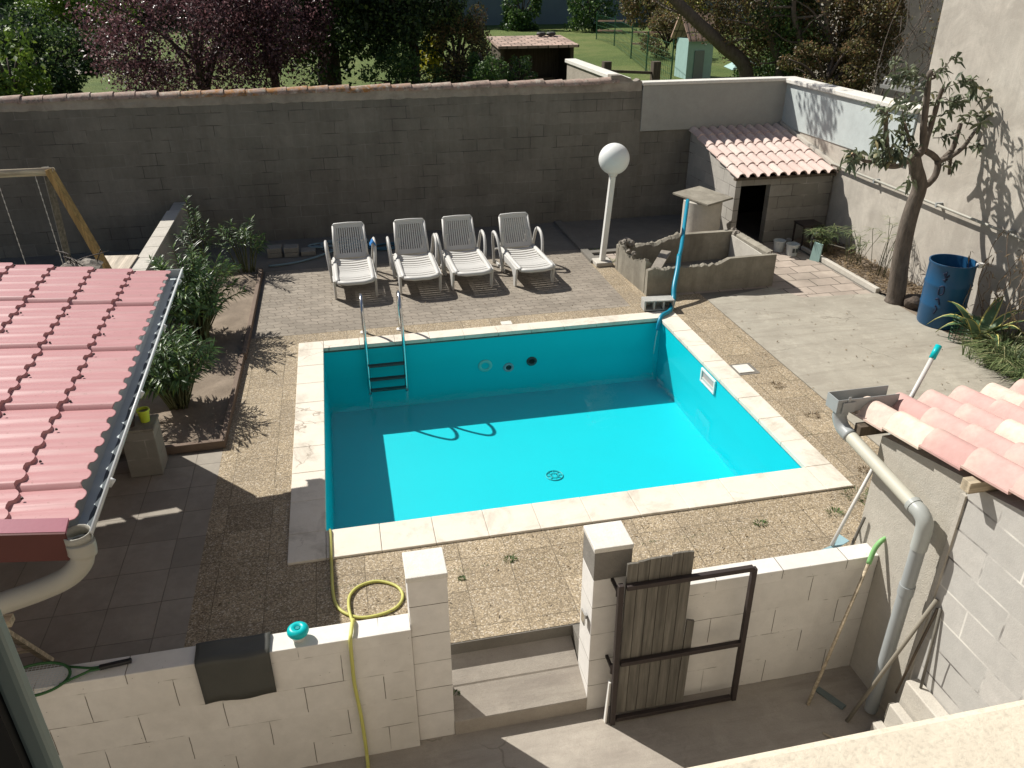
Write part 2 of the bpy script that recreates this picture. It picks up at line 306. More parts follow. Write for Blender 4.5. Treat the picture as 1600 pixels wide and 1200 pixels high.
m = NT('garden lawn'); b = m.ramp(m.noise(.35, 8, .7), [(.3, (.08, .13, .03)), (.5, (.14, .19, .045)), (.65, (.22, .24, .075)), (.8, (.28, .25, .12))]); b = m.mix(m.ramp(m.noise(14, 6, .8), [(.35, 0), (.7, .6)]), b, (.05, .09, .015))
m.col(b).rough(.9); m.bump(m.noise(25, 8, .8), 1, .08); M['lawn'] = m.m
M['oleander'] = leaf_mat('oleander leaves', [(0, (.035, .075, .03)), (.5, (.06, .11, .04)), (.85, (.10, .17, .055)), (1, (.22, .32, .07))], .38)
M['loquat'] = leaf_mat('tree leaves', [(0, (.07, .09, .055)), (.5, (.13, .155, .09)), (.9, (.22, .25, .15)), (1, (.34, .28, .14))], .45)
M['plum'] = leaf_mat('purple leaves', [(0, (.05, .025, .028)), (.5, (.11, .052, .062)), (.8, (.20, .10, .11)), (1, (.38, .25, .26))], .35, .45)
M['dkgreen'] = leaf_mat('dark green leaves', [(0, (.02, .035, .016)), (.5, (.045, .08, .03)), (.85, (.09, .15, .045)), (1, (.18, .25, .07))], trans=.35)
M['green'] = leaf_mat('mid green leaves', [(0, (.03, .07, .02)), (.6, (.07, .13, .035)), (1, (.14, .23, .05))])
M['bright'] = leaf_mat('bright green leaves', [(0, (.06, .11, .02)), (.6, (.13, .22, .03)), (1, (.26, .34, .06))])
M['yellow'] = leaf_mat('yellow blossom', [(0, (.10, .14, .01)), (.5, (.45, .40, .02)), (1, (.6, .55, .04))])
M['bronze'] = leaf_mat('bronze leaves', [(0, (.06, .065, .03)), (.35, (.13, .11, .055)), (.65, (.26, .15, .075)), (.85, (.17, .20, .07)), (1, (.36, .31, .11))], trans=.35)
M['grassleaf'] = leaf_mat('long grass', [(0, (.05, .085, .035)), (.5, (.11, .155, .06)), (.85, (.22, .26, .11)), (1, (.42, .38, .22))])
M['agave'] = plain('agave green', (.07, .13, .06), .45, 0, .2, 5)
M['agave_edge'] = plain('agave cream edge', (.5, .45, .14), .5)
M['dry'] = leaf_mat('dry leaves', [(0, (.10, .07, .04)), (1, (.30, .22, .13))])
M['bark'] = bark_mat('grey bark', (.145, .12, .098))
M['bark_dark'] = bark_mat('dark bark', (.09, .07, .055))
M['bark_pale'] = bark_mat('pale bark', (.22, .17, .13))
M['stem'] = bark_mat('green stem', (.10, .11, .05))
M['cut'] = plain('fresh cut wood', (.5, .36, .22), .8)

# ------------------------------------------------------------------ mesh helpers
class MB:
    def __init__(s): s.v = []; s.f = []; s.uv = None
    def add(s, vs, fs):
        k = len(s.v); s.v += [Vector(v) for v in vs]; s.f += [tuple(i+k for i in f) for f in fs]; return s
    def box(s, x0, x1, y0, y1, z0, z1):
        return s.add([(x0, y0, z0), (x1, y0, z0), (x1, y1, z0), (x0, y1, z0), (x0, y0, z1), (x1, y0, z1), (x1, y1, z1), (x0, y1, z1)],
                     [(0, 3, 2, 1), (4, 5, 6, 7), (0, 1, 5, 4), (1, 2, 6, 5), (2, 3, 7, 6), (3, 0, 4, 7)])
    def prism(s, pts, d):                       # polygon (3D points) swept by vector d
        n = len(pts); d = Vector(d); p = [Vector(q) for q in pts]
        return s.add(p+[q+d for q in p], [tuple(range(n))[::-1], tuple(range(n, 2*n))]+[(i, (i+1) % n, (i+1) % n+n, i+n) for i in range(n)])
    def tube(s, path, r, n=8, caps=True, flat=1.0):
        P = [Vector(p) for p in path]; rs = r if hasattr(r, '__len__') else [r]*len(P)
        T = []
        for i in range(len(P)):
            a = P[max(i-1, 0)]; b = P[min(i+1, len(P)-1)]; T.append((b-a).normalized())
        up = Vector((0, 0, 1)) if abs(T[0].z) < .9 else Vector((1, 0, 0))
        N = (up - T[0]*up.dot(T[0])).normalized(); vs = []
        for i in range(len(P)):
            N = (N - T[i]*N.dot(T[i])).normalized(); B = T[i].cross(N)
            for k in range(n):
                a = 2*math.pi*k/n; vs.append(P[i] + (N*math.cos(a)*flat + B*math.sin(a))*rs[i])
        fs = [(i*n+k, i*n+(k+1) % n, (i+1)*n+(k+1) % n, (i+1)*n+k) for i in range(len(P)-1) for k in range(n)]
        if caps: fs += [tuple(range(n))[::-1], tuple(range((len(P)-1)*n, len(P)*n))]
        return s.add(vs, fs)
    def bar(s, a, b, w, h=None, up=(0, 0, 1)):
        a, b = Vector(a), Vector(b); h = h or w; t = (b-a).normalized(); u = Vector(up)
        if abs(t.dot(u)) > .95: u = Vector((0, 1, 0))
        sd_ = t.cross(u).normalized(); u = sd_.cross(t)
        q = [sd_*(w/2)*i + u*(h/2)*j for i, j in ((-1, -1), (1, -1), (1, 1), (-1, 1))]
        return s.add([a+p for p in q]+[b+p for p in q], [(0, 1, 2, 3), (7, 6, 5, 4), (0, 4, 5, 1), (1, 5, 6, 2), (2, 6, 7, 3), (3, 7, 4, 0)])
    def lathe(s, prof, c, n=24):               # prof [(r,z)], c centre
        c = Vector(c); vs = [c+Vector((r*math.cos(2*math.pi*k/n), r*math.sin(2*math.pi*k/n), z)) for r, z in prof for k in range(n)]
        return s.add(vs, [(i*n+k, i*n+(k+1) % n, (i+1)*n+(k+1) % n, (i+1)*n+k) for i in range(len(prof)-1) for k in range(n)])
    def grid(s, fn, nu, nv):
        vs = [fn(i/nu, j/nv) for i in range(nu+1) for j in range(nv+1)]
        return s.add(vs, [(i*(nv+1)+j, (i+1)*(nv+1)+j, (i+1)*(nv+1)+j+1, i*(nv+1)+j+1) for i in range(nu) for j in range(nv)])
    def leaf(s, p, d, nrm, L, W, droop=.2):
        p, d, nrm = Vector(p), Vector(d).normalized(), Vector(nrm); sd_ = d.cross(nrm)
        if sd_.length < 1e-3: sd_ = d.orthogonal()
        sd_.normalize(); m1 = p+d*L*.5; e = p+d*L+Vector((0, 0, -droop*L)); m1 = m1+Vector((0, 0, -droop*L*.25))
        return s.add([p, m1+sd_*W/2, e, m1-sd_*W/2], [(0, 1, 2, 3)])

def root_loc(o):
    v = Vector((0, 0, 0))
    while o: v += o.location; o = o.parent
    return v
def build(name, mb, mat, parent=None, smooth=False, bevel=0, autosmooth=None):
    off = root_loc(parent); me = bpy.data.meshes.new(name)
    me.from_pydata([tuple(v-off) for v in mb.v], [], mb.f); me.validate()
    if mb.uv:
        ul = me.uv_layers.new(name='UVMap')
        for lp in me.loops: ul.data[lp.index].uv = mb.uv[lp.vertex_index]
    me.materials.append(mat); o = bpy.data.objects.new(name, me); C.objects.link(o)
    if parent: o.parent = parent
    if smooth:
        for p in me.polygons: p.use_smooth = True
        if autosmooth:
            bm = bmesh.new(); bm.from_mesh(me)
            for e in bm.edges:
                if len(e.link_faces) == 2 and e.calc_face_angle(0) > autosmooth: e.smooth = False
            bm.to_mesh(me); bm.free()
    if bevel:
        b = o.modifiers.new('bevel', 'BEVEL'); b.width = bevel; b.segments = 2; b.limit_method = 'ANGLE'; b.angle_limit = R(40)
    return o
def tag(o, label=None, cat=None, group=None, kind=None):
    if label: o['label'] = label
    if cat: o['category'] = cat
    if group: o['group'] = group
    if kind: o['kind'] = kind
    return o
def thing(name, loc, label, cat, group=None):
    o = bpy.data.objects.new(name, None); C.objects.link(o); o.location = loc; o.empty_display_size = .1; return tag(o, label, cat, group)
def copy_tree(o, parent=None):
    c = o.copy(); C.objects.link(c); c.parent = parent
    for ch in o.children: copy_tree(ch, c)
    return c
def struct(name, mb, mat, **k): return tag(build(name, mb, mat, **k), kind='structure')
def smooth_path(pts, n=6):                     # Catmull-Rom
    P = [Vector(p) for p in pts]; P = [P[0]*2-P[1]]+P+[P[-1]*2-P[-2]]; out = []
    for i in range(1, len(P)-2):
        for k in range(n):
            t = k/n; a, b, c, d = P[i-1:i+3]
            out.append(.5*((2*b)+(c-a)*t+(2*a-5*b+4*c-d)*t*t+(3*b-a-3*c+d)*t**3))
    return out+[P[-2]]
def rnd(a, b): return random.uniform(a, b)
def rdir():
    while True:
        v = Vector((rnd(-1, 1), rnd(-1, 1), rnd(-1, 1)))
        if .1 < v.length < 1: return v.normalized()

# ------------------------------------------------------------------ ground sheets
LC = -.42                                       # level of the lower court
def sheet(pts, z, d=.0):
    mb = MB(); n = len(pts); mb.add([(p[0], p[1], z) for p in pts], [tuple(range(n))]); return mb
def rect(x0, x1, y0, y1, z): return sheet([(x0, y0), (x1, y0), (x1, y1), (x0, y1)], z)
struct('ground', rect(-300, 300, -300, 400, -1.6), M['soil'])
mb = MB(); mb.box(-9, 8.54, -3, 4.29, -1.5, LC); struct('court_floor', mb, M['conc_court'])
mb = MB(); mb.box(-80, 100, 14.86, 180, -1.5, 1.0); struct('lawn', mb, M['lawn'])
# terrace body round the pool pit
PX0, PX1, PY0, PY1 = -.44, 4.235, 5.81, 9.71
mb = MB()
mb.box(-9, PX0-.03, 4.295, 14.66, -1.5, -.004); mb.box(-9, -.6, 3.968, 4.294, -1.45, -.004); mb.box(1.38, 3.49, 4.105, 4.294, -1.45, -.004); mb.box(PX1+.03, 8.54, 4.29, 14.66, -1.5, -.004)
mb.box(PX0-.03, PX1+.03, 4.29, PY0-.03, -1.5, -.004); mb.box(PX0-.03, PX1+.03, PY1+.03, 14.66, -1.5, -.004)
struct('terrace_base', mb, M['conc_dark'])
CX0, CX1, CY0, CY1 = -.75, 4.49, 5.44, 9.93
mb = MB()
for a in ((-1.46, CX0, 4.06, 10.25), (CX0, 5.17, CY1, 10.25), (CX1, 5.17, 4.3, CY1), (CX0, CX1, 4.3, CY0), (3.97, 4.35, 10.25, 12.2), (4.35, 5.17, 10.25, 10.6)):
    mb.add([(a[0], a[2], 0), (a[1], a[2], 0), (a[1], a[3], 0), (a[0], a[3], 0)], [(0, 1, 2, 3)])
mb.add([(1.62, 4.02, 0), (3.5, 4.02, 0), (3.5, 4.05, 0), (3.5, 4.299, 0), (1.62, 4.299, 0)], [(0, 1, 2, 3, 4)])
mb.add([(-.75, 4.02, 0), (-.6, 4.02, 0), (-.6, 4.299, 0), (-.75, 4.299, 0)], [(0, 1, 2, 3)])
struct('aggregate_path', mb, M['agg'])
struct('paver_terrace', rect(-1.34, 3.97, 10.25, 12.95, .002), M['paver'])
struct('slab_terrace', rect(-9, -1.46, 4.05, 7.42, 0.001), M['slab_smooth'])
mb = sheet([(5.17, 7.3), (5.17, 10.22), (6.35, 10.5), (6.6, 10.0), (7.8, 9.92), (7.8, 4.3), (5.17, 4.3)], .007); struct('concrete_yard', mb, M['conc'])
mb = rect(7.8, 8.54, 4.3, 9.6, .003); struct('yard_bed_soil', mb, M['soil'])
struct('side_paving', sheet([(6.35, 10.5), (6.6, 10.0), (7.72, 9.93), (7.72, 12.6), (4.35, 12.6), (4.35, 10.5)], .003), M['slab_pink'])
struct('back_strip', rect(-3, 8.54, 12.96, 14.66, .002), M['conc_dark'])
mb = MB(); mb.box(3.97, 4.1, 12.2, 14.6, 0, .05); mb.box(4.1, 6.6, 12.62, 12.75, 0, .04); struct('strip_kerb', mb, M['conc_dark'])
# step between the gate piers
mb = MB(); mb.box(-.3, 1.64, 4.301, 4.33, LC, -.006); struct('terrace_edge', mb, M['agg'])
mb = MB(); mb.prism([(-.6, 4.108, LC-.1), (-.6, 4.298, LC-.1), (-.6, 4.298, -.105), (-.6, 4.108, -.18)], (1.004, 0, 0)); mb.prism([(.406, 3.845, LC-.1), (.406, 4.019, LC-.1), (.406, 4.298, LC-.1), (.406, 4.298, -.105), (.406, 4.08, -.19), (.406, 4.07, -.20), (.406, 3.85, -.288), (.406, 3.845, -.295)], (.965, 0, 0))
struct('entrance_step', mb, M['conc_court'])
def ss(t): t = max(0, min(1, t)); return t*t*(3-2*t)
# ------------------------------------------------------------------ pool
pool = thing('swimming_pool', (2, 7.7, 0), 'rectangular turquoise pool with pale stone coping, sunk in the terrace', 'swimming pool')
FZ = -.96; WZ = -.45
mb = MB(); t = .03
mb.add([(PX0, PY0, 0), (PX1, PY0, 0), (PX1, PY1, 0), (PX0, PY1, 0), (PX0, PY0, FZ), (PX1, PY0, FZ), (PX1, PY1, FZ), (PX0, PY1, FZ)],
       [(0, 1, 5, 4), (1, 2, 6, 5), (2, 3, 7, 6), (3, 0, 4, 7), (4, 5, 6, 7)])
shell = build('pool_liner', mb, M['liner'], pool)
mb = MB(); mb.box(PX0, PX1, PY1-.006, PY1-.001, -.055, -.012); mb.box(PX0+.001, PX0+.006, PY0, PY1-.01, -.04, -.012); build('coping_dark_strip', mb, M['liner_strip'], pool)  # mottled dark strip at the top of the liner, darker towards the coping
mb = MB(); mb.add([(PX0, PY0, WZ), (PX1, PY0, WZ), (PX1, PY1, WZ), (PX0, PY1, WZ)], [(0, 1, 2, 3)]); build('water', mb, M['water'], pool)
def coping_piece(mb, x0, x1, y0, y1, inner):
    # 3 mm gap between stones, raised 25 mm with a slight nose over the pool
    g = .0015; h = .022+rnd(-.0015, .0015); mb.box(x0+g, x1-g, y0+g, y1-g, -.03, h)
cops = []
nx = 10
for side in ('front', 'back'):
    xs = [CX0+.32+(CX1-CX0-.6)*i/nx for i in range(nx+1)]
    for i in range(nx):
        mb = MB(); y0, y1 = (CY0, PY0+.015) if side == 'front' else (PY1-.015, CY1)
        coping_piece(mb, xs[i]+rnd(-.001, .001), xs[i+1], y0, y1, side); build('coping_stone', mb, M['coping'], pool, bevel=.006)
ny = 8
ys = [PY0+.015+(PY1-PY0-.03)*i/ny for i in range(ny+1)]
for side in ('left', 'right'):
    x0, x1 = (CX0, CX0+.32) if side == 'left' else (CX1-.28, CX1)
    for i in range(ny):
        mb = MB(); coping_piece(mb, x0, x1, ys[i], ys[i+1], side); build('coping_stone', mb, M['coping'], pool, bevel=.006)
    for y0, y1 in ((CY0, ys[0]), (ys[-1], CY1)):
        mb = MB(); coping_piece(mb, x0, x1, y0, y1, side); build('coping_stone', mb, M['coping'], pool, bevel=.006)
# skimmer mouth on the right wall
sk_ = thing('x', (0, 0, 0), '', ''); bpy.data.objects.remove(sk_)
mb = MB(); X = PX1-.012
for a in ((7.88, 7.91), (8.25, 8.28)): mb.box(X-.012, X+.01, a[0], a[1], -.255, -.07)
mb.box(X-.012, X+.01, 7.91, 8.25, -.255, -.228); mb.box(X-.012, X+.01, 7.91, 8.25, -.097, -.07)
skim = build('skimmer_frame', mb, M['white_paint'], pool, bevel=.003)
mb = MB(); mb.box(X+.004, X+.009, 7.91, 8.25, -.228, -.097); build('skimmer_mouth', mb, plain('skimmer inside', (.42, .36, .34), .6), skim)
mb = MB(); mb.box(X-.006, X+.004, 7.92, 8.24, -.228, -.185); build('skimmer_flap', mb, M['white_plastic'], skim)
mb = MB(); mb.box(4.53, 4.73, 7.88, 8.09, .001, .014); build('skimmer_lid', mb, M['coping_white'], pool, bevel=.004)
mb = MB(); mb.box(4.50, 4.78, 7.84, 8.13, -.003, .0035); build('lid_surround', mb, M['conc_dark'], pool)
mb = MB(); mb.box(1.99, 2.14, 9.94, 10.06, .001, .02); build('cover_plate', mb, M['coping_white'], pool, bevel=.004)
def fitting(x, z, r1, mat, hole):
    mb = MB(); pr = [(r1, 0), (r1, .01), (r1*.8, .018), (r1*.55, .012), (r1*.55, 0)]
    n = 24; y = PY1
    vs = [(x+a*math.cos(2*math.pi*k/n), y-b-.001, z+a*math.sin(2*math.pi*k/n)*.9) for a, b in pr for k in range(n)]
    mb.add(vs, [(i*n+k, i*n+(k+1) % n, (i+1)*n+(k+1) % n, (i+1)*n+k) for i in range(4) for k in range(n)])
    f = build('inlet_ring', mb, mat, pool, smooth=True)
    mb = MB(); mb.add([(x+r1*.56*math.cos(2*math.pi*k/n), y-.005, z+r1*.56*math.sin(2*math.pi*k/n)) for k in range(n)], [tuple(range(n))]); build('inlet_hole', mb, hole, f)
fitting(1.70, -.47, .10, plain('pale cyan fitting', (.16, .58, .55), .4), M['liner'])
fitting(2.03, -.53, .075, M['bluelid'], M['dark']); fitting(2.36, -.47, .075, M['rung'], M['dark'])
mb = MB(); c = Vector((2.14, 7.60, FZ+.004))
for k in range(8):
    a = k*math.pi/4; mb.bar(c+Vector((math.cos(a)*.03, math.sin(a)*.03, .004)), c+Vector((math.cos(a)*.095, math.sin(a)*.095, .004)), .006, .006)
mb.tube([c+Vector((math.cos(t_*math.pi/12)*.1, math.sin(t_*math.pi/12)*.1, .004)) for t_ in range(25)], .006, 5)
mb.tube([c+Vector((math.cos(t_*math.pi/12)*.05, math.sin(t_*math.pi/12)*.05, .004)) for t_ in range(25)], .004, 5)
build('main_drain', mb, plain('drain', (.02, .42, .44), .5), pool)

# pool ladder
lad = thing('pool_ladder', (.36, 10.1, 0), 'stainless steel ladder with dark treads hooked over the back edge of the pool', 'ladder')
for x in (.11, .60):
    pts = [(x, 10.13, 0), (x, 10.13, .35), (x, 10.10, .50), (x, 10.0, .60), (x, 9.86, .60), (x, 9.74, .50), (x, 9.66, .30), (x, 9.60, 0), (x, 9.58, -.35), (x, 9.58, -.66)]
    mb = MB(); mb.tube(smooth_path(pts, 6), .021, 10); r_ = build('handrail', mb, M['steel'], lad, smooth=True)
    mb = MB(); mb.lathe([(.05, 0), (.05, .012), (.025, .02)], (x, 10.13, .002), 16); build('anchor_flange', mb, M['white_paint'], r_, smooth=True)
for z in (-.24, -.44, -.60):
    mb = MB(); mb.box(.125, .585, 9.53, 9.60, z-.015, z+.012); build('tread', mb, M['rung'], lad, bevel=.005)

# ------------------------------------------------------------------ walls at the back
bw = thing('back_wall', (2, 14.76, 0), 'long tall grey breezeblock wall behind the four loungers, topped with lichened tiles', 'wall')
mb = MB(); mb.box(-9, 5.62, 14.66, 14.86, -.2, 2.52); build('wall_body', mb, M['wall_block'], bw)
mb = MB(); mb.grid(lambda u, v: Vector((-9+14.6*u, 14.655-.012*abs(noise.noise(Vector((u*60, v*6, 0)))), 2.38+.17*v+.02*noise.noise(Vector((u*90, 0, 3))))), 260, 4); build('mortar_band', mb, concrete('stained mortar band', (.40, .36, .30), .6, 2, .9, dark=(.12, .1, .085)), bw)
x = -9.0; random.seed(3)
while x < 5.0:
    L = .34+rnd(-.02, .02); mb = MB(); dz = rnd(-.012, .012); n = 10; r0, r1 = .125, .14
    vs = []
    for xx, rr in ((x, r0), (x+L+.045, r1)):
        for q in (0, -.02):
            for k in range(n+1):
                a = math.pi*k/n; vs.append((xx, 14.76-(rr+q)*math.cos(a)*1.05, 2.51+dz+(rr+q)*math.sin(a)*.72+(.01 if rr == r1 else 0)))
    fs = []
    m_ = n+1
    for k in range(n):
        fs += [(k, k+1, 2*m_+k+1, 2*m_+k), (m_+k+1, m_+k, 3*m_+k, 3*m_+k+1), (k+1, k, m_+k, m_+k+1), (2*m_+k, 2*m_+k+1, 3*m_+k+1, 3*m_+k)]
    fs += [(0, 2*m_, 3*m_, m_), (n, m_+n, 3*m_+n, 2*m_+n)]
    mb.add(vs, fs); build('coping_tile', mb, M['ridge'], bw, smooth=True, autosmooth=R(50)); x += L
mb = MB(); mb.prism([(5.0, 14.66, 2.5), (5.62, 14.66, 2.4), (5.62, 14.66, 2.5), (5.55, 14.66, 2.58), (5.46, 14.66, 2.53), (5.36, 14.66, 2.6), (5.2, 14.66, 2.66), (5.0, 14.66, 2.66)], (0, .2, 0)); build('broken_mortar', mb, M['broken'], bw)

pw = thing('rendered_corner_wall', (7, 14.76, 0), 'smooth grey rendered wall with white top beyond the tiled hut', 'wall')
mb = MB(); mb.box(5.62, 8.54, 14.68, 14.86, -.2, 1.655); build('lower_wall', mb, M['wall_block'], pw)
mb = MB(); mb.box(5.62, 8.54, 14.64, 14.84, 1.655, 2.47); build('rendered_panel', mb, M['render_smooth'], pw, bevel=.006)
mb = MB(); mb.box(5.60, 8.52, 14.61, 14.87, 2.472, 2.53); build('wall_coping', mb, M['coping_white'], pw, bevel=.012)

gw = thing('garden_return_wall', (5.3, 16.6, 1), 'short white topped wall running off into the neighbouring garden', 'wall')
mb = MB(); mb.box(5.25, 5.43, 14.9, 18.5, 1.0, 2.5); build('wall_body', mb, M['render_old'], gw)
mb = MB(); mb.box(5.21, 5.47, 14.88, 18.55, 2.503, 2.58); build('wall_coping', mb, M['coping_white'], gw, bevel=.01)

rw = thing('side_wall', (8.6, 12.8, 0), 'sunlit beige side wall with a pale blue grey painted upper band', 'wall')
mb = MB(); mb.grid(lambda u, v: Vector((8.54+.012*noise.noise(Vector((u*4, v*3, 0))), 14.62-3.8*u, -.05+1.70*v)), 60, 30); build('lower_render', mb, M['render_beige'], rw, smooth=True)
mb = MB(); mb.box(8.56, 8.76, 10.82, 14.86, -.2, 1.648); mb.box(8.50, 8.53, 10.82, 10.83, 0, .01); build('wall_core', mb, M['conc_dark'], rw)
mb = MB(); mb.box(8.52, 8.76, 10.85, 14.86, 1.65, 2.44); build('painted_band', mb, M['render_pale'], rw, bevel=.008)
mb = MB(); mb.box(8.46, 8.82, 10.85, 14.90, 2.442, 2.52); build('wall_coping', mb, M['coping_white'], rw, bevel=.015)

tw = thing('neighbour_house', (9.5, 5, 0), 'tall blank beige rendered house side on the right', 'house')
mb = MB(); mb.grid(lambda u, v: Vector((8.54+.02*noise.noise(Vector((u*5, v*4, 0))), 10.84-12.8*u, -.1+8*v)), 120, 70); build('facade', mb, M['render_beige'], tw, smooth=True)
mb = MB(); mb.box(8.57, 16, -2, 10.84, -.2, 7.9); build('house_body', mb, M['render_beige'], tw)
mb = MB(); mb.box(8.3, 16.2, -2.2, 11.0, 7.9, 8.1); build('roof', mb, M['clay_hut'], tw)

def gx0(px, Y): return aty(px, 50, Y).x
bh = thing('rear_beige_building', (17, 20, 1), 'second beige building set back behind the bare bronze shrubs', 'building')
BX = gx0(1385, 18.9)
mb = MB(); mb.box(BX, 22, 18.9, 22, 1, 8); build('wall', mb, M['render_beige'], bh)
mb = MB(); mb.box(BX-.2, 22.2, 18.7, 22.2, 8, 8.2); build('roof', mb, M['clay_hut'], bh)

# pvc pipe on the side wall
wp = thing('wall_pipe', (8.45, 10, 1.3), 'thin white pipe running along the beige side wall', 'pipe')
mb = MB(); mb.tube([(8.46, 12.6, 1.1), (8.46, 12.68, 1.22), (8.46, 12.66, 1.34), (8.46, 12.55, 1.345), (8.46, 10, 1.32), (8.46, 5, 1.27)], .021, 8); build('pipe_run', mb, M['pvc_cream'], wp, smooth=True)
for y in (11.4, 9.9, 8.5): mb = MB(); mb.box(8.44, 8.55, y, y+.03, 1.285, 1.35); build('clip', mb, M['pvc'], wp)

# ------------------------------------------------------------------ barrel tile roof helper
def tile_roof(name, O, U, V, L, W, pu, pv, mat, parent, h=.06, nsub=10, jitter=.006):
    O, U, V = Vector(O), Vector(U), Vector(V); Nn = V.cross(U).normalized()
    if Nn.z < 0: Nn = -Nn
    mb = MB(); mb.uv = []; nc = int(math.ceil(L/pu)); nb = int(round(W/pv))
    for layer, thick in ((0, 0), (1, -.014)):
        rows = []
        for c in range(nc):
            for fr in ((0.0, .5, .999)): rows.append((c, fr))
        k0 = len(mb.v); cols = nb*nsub+1
        for (c, fr) in rows:
            u = min(L, (c+fr)*pu)                              # u measured UP the slope from the eave
            for j in range(cols):
                b = min(j//nsub, nb-1); t = j/nsub-b
                rng = noise.noise(Vector((c*7.3+b*3.1, b*5.7, 2)))*jitter
                s_ = math.sin(math.pi*min(1, max(0, (t-.11)/.78))) if .11 < t < .89 else 0
                z = h*(s_**.75 if s_ > 0 else 0) + (1-fr)*.022 + (rng if s_ > 0 else 0) - (0 if s_ > 0 else .012)
                uu = u + (rng*1.5 if s_ > 0 and c > 0 else 0) + (-.018 if (s_ <= 0 and c == 0 and fr == 0) else 0)
                p = O + U*uu + V*(j/nsub*pv) + Nn*(z+thick); mb.v.append(p); mb.uv.append((u, j/nsub*pv+.0001))
        for i in range(len(rows)-1):
            for j in range(cols-1):
                a = k0+i*cols+j; f = (a, a+1, a+cols+1, a+cols); mb.f.append(f if layer == 0 else f[::-1])
        if layer == 1:
            n0 = k0-len(rows)*cols
            for j in range(cols-1): mb.f.append((n0+j+1, n0+j, k0+j, k0+j+1))
            for i in range(len(rows)-1):
                mb.f.append((n0+i*cols, n0+(i+1)*cols, k0+(i+1)*cols, k0+i*cols))
                e = cols-1; mb.f.append((n0+(i+1)*cols+e, n0+i*cols+e, k0+i*cols+e, k0+(i+1)*cols+e))
    return build(name, mb, mat, parent, smooth=True, autosmooth=R(48))

# ------------------------------------------------------------------ tiled hut in the far corner
hut = thing('block_hut', (7.5, 13.6, 0), 'small breezeblock hut with pink clay tile roof in the far corner', 'hut')
HY = 12.62
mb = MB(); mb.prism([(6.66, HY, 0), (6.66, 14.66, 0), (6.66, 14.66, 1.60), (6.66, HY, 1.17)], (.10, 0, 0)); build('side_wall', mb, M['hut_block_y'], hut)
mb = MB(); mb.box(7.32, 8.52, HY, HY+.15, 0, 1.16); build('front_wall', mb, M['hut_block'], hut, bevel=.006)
mb = MB(); mb.box(6.76, 7.32, HY+.005, HY+.15, 1.04, 1.16); build('lintel', mb, M['hut_block'], hut)
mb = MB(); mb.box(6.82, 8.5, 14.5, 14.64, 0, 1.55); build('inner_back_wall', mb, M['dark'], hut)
tile_roof('tile_roof', (6.60, 12.50, 1.22), Vector((0, 2.14, .44)).normalized(), (1, 0, 0), 2.18, 1.9, .44, .19, M['clay_hut'], hut, .05)
mb = MB(); mb.bar((8.50, 12.5, 1.285), (8.50, 14.6, 1.72), .07, .05); build('mortar_fillet', mb, M['conc_pale'], hut)
mb = MB(); mb.box(6.6, 8.5, 12.545, 12.615, 1.155, 1.2); build('eave_batten', mb, M['wood_dark'], hut)

# ------------------------------------------------------------------ old concrete tub with broken rim
tub = thing('concrete_trough', (5.3, 11.2, 0), 'old rectangular concrete trough with jagged broken rim beside the lamp', 'trough')
def rim_wall(pts, thick, heights, name):
    # pts: start and end of outer bottom edge; heights: fn(t) ; thick: inward vector
    a, b = Vector(pts[0]), Vector(pts[1]); d = Vector(thick)*.8; n = 90; mb = MB(); vs = []
    for i in range(n+1):
        t = i/n; p = a.lerp(b, t); h = heights(t)
        vs += [p, p+d, p+d+Vector((0, 0, h[1])), p+d*.5+Vector((0, 0, (h[0]+h[1])/2+h[2])), p+Vector((0, 0, h[0]))]
    fs = []
    for i in range(n):
        for k in range(5): fs.append((i*5+k, (i+1)*5+k, (i+1)*5+(k+1) % 5, i*5+(k+1) % 5))
    fs += [(0, 1, 2, 3, 4), (n*5+4, n*5+3, n*5+2, n*5+1, n*5)]
    mb.add(vs, fs); bmesh_fix(mb); return build(name, mb, M['conc_tub'], tub)
def bmesh_fix(mb): pass
def jag(t, s, a): return a*(noise.noise(Vector((t*11, s, 0)))+.9*noise.noise(Vector((t*33, s, 5)))+.5*noise.noise(Vector((t*80, s, 9))))
T0, T1, T2, T3 = Vector((4.34, 10.58, 0)), Vector((6.40, 10.56, 0)), Vector((6.36, 11.86, 0)), Vector((4.28, 11.86, 0))
def hf(t):
    base = .40+.03*t+(.08*max(0, min(1, (t-.55)/.08)) if t > .55 else jag(t, 1, .035)); 
    return (base, base-.01+(0 if t > .6 else jag(t, 2, .03)), 0 if t > .6 else .02)
rim_wall((T0, T1), (0, .12, 0), hf, 'front_side')
rim_wall((T1+Vector((0, .12, 0)), T2-Vector((0, .12, 0))), (-.12, 0, 0), lambda t: (.53+jag(t, 3, .008), .50, .01), 'end_side')
rim_wall((T2, T3), (0, -.12, 0), lambda t: ((.53, .53, 0) if t < .5 else (.53-.12*min(1, (t-.5)*5)+jag(t, 6, .035), .50-.12*min(1, (t-.5)*5)+jag(t, 7, .035), .02)), 'back_side')
rim_wall((T3-Vector((0, .12, 0)), T0+Vector((0, .12, 0))), (.12, 0, 0), lambda t: (.50-.12*math.sin(math.pi*min(1, t*1.1))+jag(t, 9, .05), .47-.14*math.sin(math.pi*min(1, t*1.1))+jag(t, 10, .05), .02), 'lamp_side')
mb = MB(); mb.box(4.44, 6.26, 10.69, 11.74, .01, .07); build('bottom', mb, M['conc_dark'], tub)
mb = MB(); mb.prism([(6.24, 10.69, .07), (6.24, 11.74, .07), (6.24, 11.74, .48), (6.24, 10.69, .48)], (-.02, 0, 0)); build('pale_lining', mb, M['conc_pale'], tub)
mb = MB(); mb.bar((4.5, 10.9, .12), (5.0, 11.5, .36), .16, .03); build('broken_slab', mb, M['broken'], tub)
random.seed(19)
